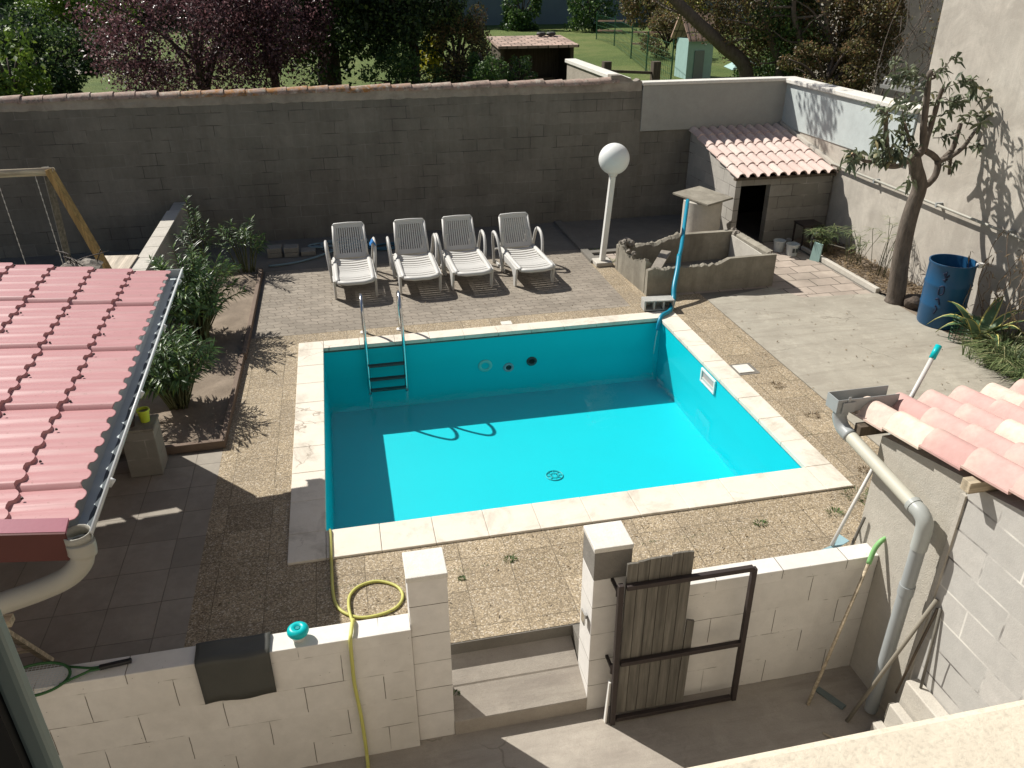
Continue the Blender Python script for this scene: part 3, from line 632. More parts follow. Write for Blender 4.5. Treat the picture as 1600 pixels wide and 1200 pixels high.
for (cx_, cy_, cz_, r_, k_) in ((4.40, 11.78, .46, .09, 6), (4.36, 11.4, .40, .05, 4), (6.33, 11.78, .50, .07, 4), (6.36, 10.66, .50, .045, 2), (4.42, 10.66, .40, .05, 3)):
    mb = MB()
    for k in range(k_):
        bmr = bmesh.new(); bmesh.ops.create_icosphere(bmr, subdivisions=2, radius=r_*rnd(.5, .9)); o_ = Vector((cx_+rnd(-r_, r_), cy_+rnd(-r_, r_), cz_+rnd(-.02, .03)))
        for v in bmr.verts: v.co += v.co.normalized()*noise.noise(v.co*30+o_*9)*r_*.5
        mb.add([v.co+o_ for v in bmr.verts], [tuple(v.index for v in f.verts) for f in bmr.faces]); bmr.free()
    build('rim_rubble', mb, M['broken'], tub)
col = thing('well_column', (6.08, 12.55, 0), 'round pale concrete well ring capped with a crooked stone slab behind the trough', 'well')
mb = MB(); mb.lathe([(.33, 0), (.33, .855), (.30, .87), (.0, .87)], (6.06, 12.58, 0), 28); build('concrete_ring', mb, M['conc_pale'], col, smooth=True, autosmooth=R(50))
q = [atz(1050, 302, .88), atz(1092, 292, .92), atz(1147, 310, .90), atz(1108, 321, .86)]
q[1].y = q[1].y*.2+.8*12.95; q[1].x = 6.08; mb = MB()
q = [Vector((5.64, 12.93, .885)), Vector((6.27, 13.22, .90)), Vector((6.52, 12.39, .885)), Vector((5.92, 12.08, .875))]
mb.prism(q, (0, 0, .035)); build('stone_lid', mb, M['conc_tub'], col, bevel=.006)

# ------------------------------------------------------------------ globe lamp
lamp = thing('garden_lamp', (4.14, 12.12, 0), 'white garden lamp with a large dirty globe on a leaning square post', 'lamp')
mb = MB(); mb.box(4.0, 4.28, 11.98, 12.26, .0, .07); build('concrete_base', mb, M['conc_pale'], lamp, bevel=.01)
mb = MB(); mb.bar((4.14, 12.12, .07), (4.24, 12.12, 1.46), .085, .085, (0, 1, 0)); build('post', mb, M['white_paint'], lamp, bevel=.006)
mb = MB(); mb.lathe([(.0, 0), (.06, 0), (.075, .03), (.075, .06), (.0, .06)], (4.245, 12.12, 1.455), 20); build('collar', mb, M['white_paint'], lamp, smooth=True)
g_ = thing('x', (4.25, 12.12, 1.725), '', ''); 
mb = MB(); mb.lathe([(.243*math.sin(math.pi*i/20), -.243*math.cos(math.pi*i/20)) for i in range(21)], (4.25, 12.12, 1.725), 36)
gl_ = build('globe', mb, M['globe'], lamp, smooth=True); bpy.data.objects.remove(g_)

# ------------------------------------------------------------------ loungers
def make_lounger():
    L = thing('sun_lounger', (0, 0, 0), '', 'sun lounger'); mt = M['white_plastic']
    # local: x across, y 0 at front legs, towards the head +y
    W = .29
    def seatz(t): return .335 - .035*math.sin(math.pi*t)*.6 + .01*math.cos(t*6.28) - .02*max(0, 1-t*5)
    # seat: side rails and slats crossing
    mb = MB()
    for i in range(12):
        t0 = i/12; y = -.17+1.02*t0; 
        def f(u, v, y=y, t0=t0): 
            xx = -.235+.47*u; return Vector((xx, y+.065*v-.02*math.sin(math.pi*u), seatz(t0)-.012*math.sin(math.pi*u)))
        k = len(mb.v); mb.grid(f, 8, 1); mb.grid(lambda u, v, f=f: f(u, 1-v)+Vector((0, 0, -.02)), 8, 1)
        n9 = 18
        for a in range(8):
            mb.f.append((k+a*2, k+n9+a*2+1, k+n9+a*2+3, k+a*2+2)); mb.f.append((k+a*2+1, k+a*2+3, k+n9+a*2+2, k+n9+a*2))
    build('seat_slats', mb, mt, L, smooth=True, autosmooth=R(35))
    mb = MB()
    for s in (-1, 1):
        mb.tube([(s*.255, -.19, .31), (s*.26, -.15, .325), (s*.265, .2, .325), (s*.265, .88, .33)], [.028, .034, .034, .034], 8)
    mb.tube([(-.255, -.19, .31), (-.12, -.225, .30), (.12, -.225, .30), (.255, -.19, .31)], .03, 8)
    build('seat_frame', mb, mt, L, smooth=True)
    for s in (-1, 1):
        # side rail, front leg
        mb = MB(); mb.prism([(s*.285, -.05, 0), (s*.285, .02, 0), (s*.29, .03, .16), (s*.29, .10, .24), (s*.29, .10, .33), (s*.285, -.14, .32), (s*.285, -.10, .2)], (s*.035, 0, 0)); build('front_leg', mb, mt, L, bevel=.008)
        mb = MB(); mb.prism([(s*.292, .09, .235), (s*.292, .62, .22), (s*.292, .70, .0), (s*.292, .77, .0), (s*.292, .85, .33), (s*.292, .09, .325)], (s*.025, 0, 0)); build('side_rail', mb, mt, L, bevel=.006)
        pts = [(s*.33, .62, .03), (s*.345, .62, .22), (s*.365, .68, .44), (s*.375, .78, .555), (s*.375, .92, .59), (s*.37, 1.03, .55), (s*.36, 1.10, .40), (s*.34, 1.13, .2), (s*.33, 1.15, 0)]
        mb = MB(); mb.tube(smooth_path(pts, 5), .032, 8, flat=.75); build('armrest', mb, mt, L, smooth=True)
        mb = MB(); mb.bar((s*.30, .60, .03), (s*.30, 1.15, .02), .03, .05); build('base_rail', mb, mt, L, bevel=.006)
    # backrest: framed panel with vertical slots
    A = Vector((0, .86, .34)); B = Vector((0, 1.12, .82)); d = (B-A); ln = d.length; d.normalize(); nn = Vector((0, -d.z, d.y))
    def P(x, s_, o=0): return A + d*s_ + nn*(o - .02*math.sin(math.pi*s_/ln)) + Vector((x, 0, 0))
    back = MB()
    def plate(x0, x1, x2, x3, s0, s1, ns=6):
        # quad strip from (x0..x1 at s0) to (x2..x3 at s1)
        for i in range(ns):
            a, b = s0+(s1-s0)*i/ns, s0+(s1-s0)*(i+1)/ns; ta, tb = i/ns, (i+1)/ns
            xa0, xa1, xb0, xb1 = x0+(x2-x0)*ta, x1+(x3-x1)*ta, x0+(x2-x0)*tb, x1+(x3-x1)*tb
            back.add([P(xa0, a), P(xa1, a), P(xb1, b), P(xb0, b), P(xa0, a, -.02), P(xa1, a, -.02), P(xb1, b, -.02), P(xb0, b, -.02)],
                     [(0, 1, 2, 3), (7, 6, 5, 4), (0, 3, 7, 4), (1, 5, 6, 2), (0, 4, 5, 1), (3, 2, 6, 7)])
    wB, wT = .255, .235
    plate(-wB, wB, -wB, wB, 0, .075, 1); plate(-wT, wT, -wT+.03, wT-.03, ln-.065, ln, 2)
    plate(-wB, -wB+.055, -wT, -wT+.05, .075, ln-.065); plate(wB-.055, wB, wT-.05, wT, .075, ln-.065)
    ns = 11; iw0, iw1 = wB-.055, wT-.05
    for k in range(ns):
        a = -1+2*(k+.2)/ns; b = -1+2*(k+.8)/ns; plate(a*iw0, b*iw0, a*iw1, b*iw1, .075, ln-.065)
    build('backrest', back, mt, L)
    mb = MB()
    for s in (-1, 1): mb.tube([P(s*wB, .0, -.01), P(s*wT, ln-.03, -.01)], .02, 8)
    mb.tube([P(-wT, ln-.03, -.01), P(-wT+.02, ln-.005, -.01), P(0, ln+.003, -.01), P(wT-.02, ln-.005, -.01), P(wT, ln-.03, -.01)], .02, 8)
    build('backrest_frame', mb, mt, L, smooth=True)
    mb = MB(); mb.bar((-.2, 1.0, .58), (-.2, 1.2, .22), .03, .02); mb.bar((.2, 1.0, .58), (.2, 1.2, .22), .03, .02); mb.bar((-.3, 1.2, .22), (.3, 1.2, .22), .03, .03); build('back_support', mb, mt, L)
    return L
lounger_labels = ['leftmost white sun lounger with a blue cloth on its armrest', 'white sun lounger second from the left, facing the pool',
                  'white sun lounger third from the left, next to the widest gap', 'rightmost white sun lounger, standing apart near the globe lamp']
L0 = make_lounger()
for i, (x, y, a) in enumerate(((.068, 11.50, 1), (1.035, 11.49, 1), (1.835, 11.51, 2), (2.80, 11.46, 4))):
    o = L0 if i == 0 else copy_tree(L0); o.location = (x, y, 0); o.rotation_euler.z = R(a); o['label'] = lounger_labels[i]; o['group'] = 'white loungers in a row behind the pool'
random.seed(5)
mb = MB(); c = Vector((.40, 12.3, .60)); n = 12
mb.grid(lambda u, v: c+Vector(((u-.5)*.10, (v-.5)*.16, .035*math.cos((u-.5)*5)+.02*noise.noise(Vector((u*4, v*5, 1)))-.02)), 10, 12)
o = build('blue_cloth', mb, plain('blue cloth', (.02, .16, .42), .8), smooth=True); tag(o, 'small bright blue cloth crumpled on the armrest of the leftmost lounger', 'cloth'); o.modifiers.new('s', 'SOLIDIFY').thickness = .012

# ------------------------------------------------------------------ white block wall and gate piers
lw = thing('white_wall', (-1.8, 3.9, LC), 'white painted block wall left of the gate carrying the black mat', 'wall', )
mb = MB(); mb.box(-6, .153, 3.81, 3.965, LC-.05, .67); build('wall_body', mb, M['white_block'], lw, bevel=.005)
rwl = thing('white_wall', (2.5, 3.9, LC), 'white painted block wall right of the gate, ending at the tiled shed', 'wall')
mb = MB(); mb.box(1.637, 3.498, 3.82, 3.965, LC-.05, .67); build('wall_body', mb, M['white_block'], rwl, bevel=.005)
pl = thing('gate_pier', (.28, 3.98, LC), 'all white block pier left of the step opening', 'pier', 'gate piers')
mb = MB(); mb.box(.155, .405, 3.852, 4.10, LC-.05, 1.02); build('pier_shaft', mb, M['pier_block'], pl, bevel=.005)
mb = MB(); mb.box(.148, .41, 3.845, 4.106, 1.021, 1.06); build('pier_cap', mb, M['coping_white'], pl, bevel=.006)
prr = thing('gate_pier', (1.5, 3.98, LC), 'white pier with a raw grey top course, the wooden gate hung on it', 'pier', 'gate piers')
mb = MB(); mb.box(1.372, 1.628, 3.852, 4.10, LC-.05, .805); build('pier_shaft', mb, M['pier_block'], prr, bevel=.005)
mb = MB(); mb.box(1.370, 1.630, 3.850, 4.102, .807, 1.035); build('grey_course', mb, M['grey_block'], prr, bevel=.005)
mb = MB(); mb.box(1.366, 1.634, 3.846, 4.106, 1.037, 1.075); build('pier_cap', mb, M['coping_white'], prr, bevel=.006)
mb = MB(); mb.box(1.34, 1.37, 3.93, 3.96, .40, .43); mb.box(1.335, 1.345, 3.90, 3.965, .37, .47); build('latch_catch', mb, M['steel'], prr)
# entrance gate
gate = thing('wooden_gate', (1.5, 3.7, LC), 'open iron framed gate with half its weathered boards missing', 'gate')
GY = 3.70; z0, z1, zm = -.36, .86, .19
for nm, a, b in (('frame_post', (1.52, GY, -.42), (1.505, GY, .88)), ('frame_post', (2.455, GY, -.40), (2.44, GY, .85))):
    mb = MB(); mb.bar(a, b, .036, .036, (0, 1, 0)); build(nm, mb, M['iron'], gate, bevel=.003)
for z in (-.375, zm-.02, z1-.01):
    mb = MB(); mb.bar((1.545, GY, z), (2.43, GY, z), .034, .036); build('frame_rail', mb, M['iron'], gate, bevel=.003)
bx = 1.55; random.seed(11)
for k in range(6):
    top = (1.02, 1.028, 1.037, 1.040, 1.050, 1.052)[k]; mb = MB(); wd = .073
    mb.prism([(bx, GY+.022, -.35), (bx+wd, GY+.022, -.35), (bx+wd, GY+.022, top+rnd(-.01, .01)), (bx+wd*.5, GY+.022, top+rnd(-.004, .004)), (bx, GY+.022, top)], (0, .018, 0)); build('board', mb, M['wood_grey'], gate, bevel=.002); bx += wd+.003
mb = MB(); mb.prism([(bx, GY+.022, -.35), (bx+.06, GY+.022, -.35), (bx+.065, GY+.022, .43), (bx+.01, GY+.022, .45)], (0, .018, 0)); build('board', mb, M['wood_grey'], gate, bevel=.002)
for z in (.1, .8): mb = MB(); mb.tube([(1.50, GY+.03, z-.04), (1.50, GY+.03, z+.04)], .014, 8); mb.bar((1.50, GY+.03, z), (1.50, 3.86, z), .02, .02); build('hinge', mb, M['iron'], gate)
mb = MB(); mb.bar((1.475, GY+.03, -.44), (1.488, GY+.03, -.02), .012, .03, (0, 1, 0)); build('pale_strip', mb, M['white_paint'], gate)

# mat, floater, racket, hose on the wall
mb = MB()
def matf(u, v):
    L_ = [(3.975, .60), (3.972, .672), (3.95, .690), (3.90, .685), (3.82, .684), (3.795, .675), (3.789, .60), (3.786, .35)]
    t = v*(len(L_)-1); i = min(int(t), len(L_)-2); f = t-i; y = L_[i][0]*(1-f)+L_[i+1][0]*f; z = L_[i][1]*(1-f)+L_[i+1][1]*f
    x0, x1 = -1.165+.02*v, -.715+.0*v; return Vector((x0+(x1-x0)*u, y-.006*math.sin(u*9+v*3)*v, z+.004*math.sin(u*7)))
mb.grid(matf, 16, 28); o = build('rubber_mat', mb, M['rubber'], smooth=True); o.modifiers.new('s', 'SOLIDIFY').thickness = .006; tag(o, 'black rubber mat draped over the left white wall', 'mat')
rk = thing('tennis_racket', (-1.85, 3.87, .68), 'green and black tennis racket lying on the left white wall', 'racket')
c = Vector((-2.05, 3.86, .695)); el = [c+Vector((.19*math.cos(a), .115*math.sin(a)+.0, .012*math.sin(a))) for a in [2*math.pi*k/40 for k in range(41)]]
mb = MB(); mb.tube(el, .009, 6); build('frame', mb, M['racket_green'], rk, smooth=True)
mb = MB()
for k in range(-8, 9):
    x_ = k*.021; hh = .115*math.sqrt(max(0, 1-(x_/.19)**2)); mb.bar(c+Vector((x_, -hh, 0)), c+Vector((x_, hh, 0)), .0016)
for k in range(-6, 7):
    y_ = k*.018; hh = .19*math.sqrt(max(0, 1-(y_/.115)**2)); mb.bar(c+Vector((-hh, y_, 0)), c+Vector((hh, y_, 0)), .0016)
build('strings', mb, M['string'], rk)
mb = MB(); mb.tube([c+Vector((.15, .07, .0)), c+Vector((.30, .02, .004)), c+Vector((.36, .015, .006))], .008, 6); mb.tube([c+Vector((.15, -.07, 0)), c+Vector((.30, -.0, .004)), c+Vector((.36, .0, .006))], .008, 6); build('throat', mb, M['racket_green'], rk, smooth=True)
mb = MB(); mb.bar(c+Vector((.35, .01, .006)), c+Vector((.53, .03, .006)), .03, .026); build('grip', mb, M['black_frame'], rk, bevel=.006)
fl = thing('chlorine_floater', (-.54, 3.88, .67), 'small turquoise floating dispenser sitting on the left white wall', 'pool float')
mb = MB(); mb.lathe([(.018, .085), (.03, .095), (.05, .092), (.064, .078), (.068, .06), (.060, .042), (.045, .034), (.0, .034)], (-.54, 3.89, .672), 28); build('float_ring', mb, M['teal'], fl, smooth=True)
mb = MB(); mb.lathe([(.0, 0), (.04, 0), (.042, .036), (.0, .036)], (-.54, 3.89, .672), 20); build('basket', mb, M['white_plastic'], fl, smooth=True, autosmooth=R(40))
mb = MB(); mb.lathe([(.0, .088), (.014, .088), (.018, .08)], (-.54, 3.89, .672), 16); build('cap', mb, plain('dark teal', (0, .25, .27)), fl)
hz = .012
pts = [(-.40, 5.86, -.30), (-.40, 5.83, -.05), (-.395, 5.80, .035), (-.39, 5.70, .035), (-.39, 5.45, .035), (-.39, 5.38, hz), (-.385, 5.05, hz), (-.36, 4.87, hz), (-.29, 4.76, hz), (-.17, 4.69, hz), (.0, 4.70, hz), (.11, 4.76, hz), (.155, 4.87, hz), (.11, 4.99, hz), (-.03, 5.075, hz), (-.17, 5.05, hz), (-.25, 4.95, hz+.01), (-.265, 4.80, hz+.02), (-.24, 4.60, hz+.02), (-.21, 4.3, .04), (-.20, 4.08, .25), (-.198, 3.995, .52), (-.20, 3.965, .675), (-.207, 3.92, .70), (-.217, 3.84, .70), (-.226, 3.79, .675), (-.232, 3.78, .5), (-.235, 3.785, .3), (-.22, 3.785, 0), (-.215, 3.78, -.3), (-.215, 3.76, -.40), (-.20, 3.5, -.405), (-.1, 3.0, -.405)]
mb = MB(); mb.tube(smooth_path(pts, 5), .0125, 8); tag(build('garden_hose', mb, M['yellowhose'], smooth=True), 'yellow green garden hose looped on the slabs and hanging over the left white wall', 'hose')

# ------------------------------------------------------------------ red sheet roof, left
rr = thing('terrace_canopy', (-3.2, 5.8, 0), 'low lean-to canopy with pink red tile-effect metal roof on the left', 'canopy')
YN, YF = 3.74, 7.86; SL = .135
def eaveX(Y): return -1.572-(Y-YN)*(.140/4.11)
RP = YF-YN; npitch = 22; pv = RP/npitch; pu = .335; NU = 10
mb = MB(); rows = []
for c in range(NU):
    for fr in (0.0, .02, .5, .98): rows.append((c, fr))
sub = 8; cols = npitch*sub+1
def prof(t): 
    return .015*math.exp(-((t-.78)/.13)**2) + .007*max(0, math.sin(math.pi*min(1, t/.62)))
for (c, fr) in rows:
    for j in range(cols):
        tt = j/sub; b = min(int(tt), npitch-1); t = tt-b; Y = YF-tt*pv
        u = (c+fr)*pu; e = eaveX(Y); sh = (tt//5)*0
        scal = .036*math.sin(math.pi*min(1, t/.8)) if t < .8 else 0
        uu = u - scal + .01*((b//5) % 2)
        panel = .015*(((tt/5.0) % 1)-.5)
        z = 1.80 + SL*u + prof(t) + (1-fr)*.023 - (.02 if fr == 0 else 0)*0 + panel
        if fr == 0.0 and c > 0: z -= 0
        mb.v.append(Vector((e-uu-.0, Y, z)))
n0 = len(mb.v)
for i in range(len(rows)-1):
    for j in range(cols-1):
        a = i*cols+j; mb.f.append((a, a+cols, a+cols+1, a+1))
o = build('sheet_roof', mb, M['redsheet'], rr, smooth=True, autosmooth=R(40)); o.modifiers.new('s', 'SOLIDIFY').thickness = .004
mb = MB()                                               # screws
for i in range(1, NU):
    for b in range(0, npitch, 2 if i % 2 else 3):
        Y = YF-(b+.55)*pv; mb.lathe([(0, .012), (.006, .012), (.009, 0)], (eaveX(Y)-i*pu+.06, Y, 1.80+SL*(i*pu-.06)+.020), 6)
build('screws', mb, M['iron'], rr)
XB = -5.2
mb = MB(); mb.prism([(-1.565, YN-.05, 1.815), (-1.565, YN+.035, 1.84), (XB, YN+.035, 1.84+SL*3.6), (XB, YN-.05, 1.815+SL*3.6)], (0, 0, .018)); build('verge_flashing', mb, M['magenta'], rr)
mb = MB(); mb.prism([(-1.563, YN-.054, 1.66), (XB, YN-.054, 1.66+SL*3.6), (XB, YN-.054, 1.832+SL*3.6), (-1.563, YN-.054, 1.832)], (0, -.015, 0)); build('fascia_board', mb, M['maroon'], rr)
mb = MB(); mb.prism([(-1.70, YN, 1.63), (-4.9, YN, 1.63+SL*3.3), (-4.9, YN, 1.76+SL*3.2), (-1.70, YN, 1.755)], (0, .06, 0)); build('rafter', mb, M['wood_dark'], rr)
gp = MB(); ng = 10
for Y in (YN-.04, YF+.03):
    cxg = eaveX(Y)+.045
    for k in range(ng+1):
        a = math.pi*k/ng; gp.v.append(Vector((cxg-.075*math.cos(a), Y, 1.80-.075*math.sin(a))))
for k in range(ng): gp.f.append((k, k+1, ng+2+k, ng+1+k))
g1 = build('gutter', gp, M['gutter'], rr, smooth=True); g1.modifiers.new('s', 'SOLIDIFY').thickness = .005
mb = MB(); mb.tube([(eaveX(YN)+.12, YN-.04, 1.803), (eaveX(YF)+.12, YF+.03, 1.803)], .010, 8)
for Y in (4.2, 5.3, 6.5, 7.6): mb.bar((eaveX(Y)+.11, Y, 1.79), (eaveX(Y)+.135, Y, 1.77), .02, .05)
build('gutter_rim', mb, plain('pale gutter rim', (.55, .57, .57), .35), g1, smooth=True)
mb = MB()
for Y0, Y1 in ((YN-.04, YF+.03),):
    pts = []
    mb.add([(eaveX(Y0)-.02, Y0, 1.738), (eaveX(Y0)+.068, Y0, 1.738), (eaveX(Y1)+.068, Y1, 1.738), (eaveX(Y1)-.02, Y1, 1.738)], [(0, 1, 2, 3)])
build('gutter_bed', mb, plain('grey gutter bed', (.46, .52, .53), .5, 0, .15, 8), g1)
mb = MB(); mb.grid(lambda u, v: Vector((eaveX(YN+(YF-YN)*v)+.056+.036*u+.010*noise.noise(Vector((v*30, 0, 0)))*(1-u), YN+(YF-YN)*v, 1.741)), 2, 160); build('gutter_debris', mb, M['gutter_dirt'], g1)
mb = MB(); e = eaveX(YF); mb.prism([(e-.03, YF+.03, 1.72), (e+.12, YF+.03, 1.72), (e+.125, YF+.03, 1.81), (e-.03, YF+.03, 1.81)], (0, .008, 0)); build('gutter_end', mb, M['gutter'], g1)
# outlet and sloping downpipe
mb = MB(); mb.tube([(eaveX(YN)+.045, YN-.02, 1.80), (eaveX(YN)+.045, YN-.02, 1.73)], .07, 16, caps=False); build('gutter_outlet', mb, M['pvc_cream'], rr, smooth=True).modifiers.new('s', 'SOLIDIFY').thickness = .006
pp = [Vector((-1.515, 3.70, 1.75)), Vector((-1.515, 3.69, 1.69)), Vector((-1.535, 3.675, 1.63)), aty(104, 903, 3.66), aty(60, 923, 3.64), aty(0, 944, 3.62), aty(-60, 966, 3.60)]
mb = MB(); mb.tube(smooth_path(pp, 7), [.070]*9+[.058]*34, 16); build('downpipe', mb, M['pvc_cream'], rr, smooth=True)
mb = MB(); mb.prism([(-2.9, 7.72, 0), (-5.4, 7.72, 0), (-5.4, 7.72, 1.53+SL*3.7), (-2.9, 7.72, 1.53+SL*1.2)], (0, .12, 0))
mb.box(-3.42, -3.36, 7.73, 7.78, 1.7, 2.0); build('end_wall', mb, M['hut_block'], rr)
mb = MB(); mb.prism([(-2.28, 7.70, 0), (-2.75, 7.70, 0), (-2.75, 7.70, 1.76+SL*1.05), (-2.28, 7.70, 1.76+SL*.58)], (0, .16, 0)); build('end_pier', mb, M['render_old'], rr)
mb = MB(); mb.prism([(-2.75, 7.73, 0), (-2.9, 7.73, 0), (-2.9, 7.73, 1.64+SL*1.2), (-2.75, 7.73, 1.64+SL*1.05)], (0, .10, 0)); build('wall_joint', mb, M['render_old'], rr)
mb = MB(); mb.box(-5.5, -5.3, 3.9, 7.84, 0, 2.35); build('rear_wall', mb, M['hut_block_y'], rr)
mb = MB(); mb.box(-4.9, -4.78, 3.74, 3.86, 0, 2.2); build('post', mb, M['wood_dark'], rr)
# trestle legs seen under the canopy
tt_ = thing('folding_trestle', (-2.6, 4.7, 0), 'pale wooden trestle standing in the shade under the canopy', 'trestle')
for (x0, y0, x1, y1, Ya, Yb) in ((8, 893, 24, 920, 4.5, 4.5), (28, 887, 70, 983, 4.5, 4.5), (38, 900, 58, 885, 4.5, 4.5)):
    pass
mb = MB(); mb.bar((-2.38, 4.75, .0), (-2.42, 4.35, .74), .05, .03); build('leg', mb, M['wood_pale'], tt_)
mb = MB(); mb.bar((-2.98, 4.75, .0), (-2.94, 4.35, .74), .05, .03); build('leg', mb, M['wood_pale'], tt_)
mb = MB(); mb.bar((-2.38, 3.98, .0), (-2.42, 4.33, .74), .05, .03); build('leg', mb, M['wood_pale'], tt_)
mb = MB(); mb.bar((-2.98, 3.98, .0), (-2.94, 4.33, .74), .05, .03); build('leg', mb, M['wood_pale'], tt_)
mb = MB(); mb.bar((-2.30, 4.34, .76), (-3.06, 4.34, .76), .07, .05); build('top_rail', mb, M['wood_pale'], tt_); mb = MB(); mb.bar((-2.40, 4.62, .25), (-2.96, 4.62, .25), .04, .02); build('cross_rail', mb, M['wood_pale'], tt_)

# low block pillar with pots
lp = thing('block_pillar', (-2.08, 7.2, 0), 'low breezeblock pillar carrying the two flower pots beside the canopy', 'pillar')
mb = MB(); mb.box(-2.28, -1.98, 7.08, 7.36, .005, .50); build('pillar_body', mb, M['hut_block'], lp, bevel=.008)
mb = MB(); mb.box(-2.29, -1.97, 7.07, 7.37, .503, .53); build('pillar_cap', mb, M['conc_tub'], lp, bevel=.008)
def pot(x, y, z, r, h, mat, label):
    t_ = thing('flower_pot', (x, y, z), label, 'flower pot', 'pots on the low pillar')
    mb = MB(); mb.lathe([(.0, 0), (r*.75, 0), (r, h*.85), (r*1.1, h*.85), (r*1.1, h), (r*.92, h), (r*.88, h*.75), (0, h*.75)], (x, y, z), 20); build('pot_body', mb, mat, t_, smooth=True, autosmooth=R(40))
    mb = MB(); mb.lathe([(0, h*.80), (r*.9, h*.79)], (x, y, z), 16); build('potting_soil', mb, M['soil'], t_)
pot(-2.07, 7.24, .531, .055, .13, M['lime'], 'lime green flower pot on the low block pillar')
pot(-2.20, 7.17, .531, .06, .09, M['pot_dark'], 'dark brown flower pot on the low block pillar')

# ------------------------------------------------------------------ planter on the left: low wall, kerb, soil, oleanders
pwall = thing('planter_wall', (-2.7, 11, 0), 'low pale topped block wall at the back of the oleander bed', 'wall')
mb = MB(); mb.box(-2.86, -2.67, 9.2, 14.64, 0, .80); build('wall_body', mb, M['hut_block_y'], pwall)
for k in range(8):
    if k < 7: mb = MB(); mb.box(-2.87, -2.66, 10.5+k*.5, 10.5+k*.5+.49, .803, .83); build('cap_block', mb, M['conc_pale'], pwall, bevel=.004)
pk = thing('planter_kerb', (-1.46, 10, 0), 'brown brick edging along the oleander bed', 'edging')
mb = MB(); mb.bar((-1.40, 12.9, .045), (-1.41, 9.6, .045), .055, .09); mb.bar((-1.43, 9.58, .045), (-1.46, 7.50, .045), .055, .09); mb.bar((-1.435, 7.49, .045), (-2.02, 7.48, .045), .055, .09); build('edging_bricks', mb, plain('brown edging', (.17, .125, .095), .85, 0, .35, 5, .4), pk, bevel=.006)
mb = MB(); mb.grid(lambda u, v: Vector((-2.66+1.22*u, 7.50+5.6*v, .035+.03*noise.noise(Vector((u*5, v*20, 0))))), 20, 80); struct('planting_bed', mb, M['soil'], smooth=True)
ply = atz(178, 418, .9)
mb = MB(); q = [Vector((-3.52, 10.55, .84)), Vector((-2.88, 10.52, .84)), Vector((-2.86, 11.55, .84)), Vector((-3.32, 11.62, .84))]
mb.prism(q, (0, 0, .018)); o = build('wooden_board', mb, M['ply'], bevel=.003); tag(o, 'pale plywood board laid flat against the low planter wall', 'board')
st = MB(); st.bar((-3.2, 10.9, 0), (-3.2, 10.9, .84), .3, .3)
o = build('board_stand', st, M['hut_block']); tag(o, 'plain block stump holding up the pale plywood board', 'block')

def oleander(name, x, y, h, spread, nstem, label, seed, leafL=.14, per=26):
    random.seed(seed); t_ = thing(name, (x, y, .03), label, 'shrub', 'oleanders in the left bed')
    sm, lf = MB(), MB()
    for i in range(nstem):
        a = rnd(0, 6.28); r0 = rnd(0, .12); rr_ = spread*math.sqrt(rnd(0.02, 1)); H = h*rnd(.55, 1)*(1-.3*(rr_/spread)**2)
        p0 = Vector((x+r0*math.cos(a), y+r0*math.sin(a), .02)); p1 = Vector((x+rr_*math.cos(a), y+rr_*math.sin(a), H))
        mid = p0.lerp(p1, .5)+Vector((0, 0, .12*h)); path = smooth_path([p0, mid, p1], 5); sm.tube(path, [.011*(1-.6*k/len(path)) for k in range(len(path))], 5)
        for k in range(per):
            t = 1-(k/per)**1.4*.6; q_ = min(int(t*(len(path)-1)), len(path)-2); p = path[q_].lerp(path[q_+1], t*(len(path)-1)-q_)
            d = (path[-1]-path[-3]).normalized(); az = k*2.1+rnd(-.4, .4); s1 = d.orthogonal().normalized(); s2 = d.cross(s1)
            up_ = .9 if t > .93 else rnd(.1, .7); dd = (s1*math.cos(az)+s2*math.sin(az)+d*up_).normalized()
            L_ = leafL*rnd(.7, 1.15); wv = d.cross(dd).normalized(); nrm = dd.cross(wv)
            e1 = p+dd*L_*.5+Vector((0, 0, .0)); e2 = p+dd*L_+Vector((0, 0, -L_*rnd(.05, .35))); W_ = .024
            lf.add([p, e1+wv*W_/2, e2, e1-wv*W_/2, e1-nrm*.004], [(0, 1, 4), (1, 2, 4), (2, 3, 4), (3, 0, 4)])
    build('stems', sm, M['stem'], t_, smooth=True); build('leaves', lf, M['oleander'], t_); return t_
oleander('oleander', -2.02, 8.45, 1.10, .50, 72, 'nearest oleander bush, beside the canopy gutter', 1)
oleander('oleander', -2.04, 10.35, 1.30, .68, 110, 'biggest oleander bush, in the middle of the bed', 2)
oleander('oleander', -2.30, 12.9, 1.30, .24, 9, 'thin tall oleander shoot at the end of the low wall', 3)
oleander('oleander', -1.62, 12.9, 1.15, .36, 13, 'sparse oleander at the far corner of the bed', 4)

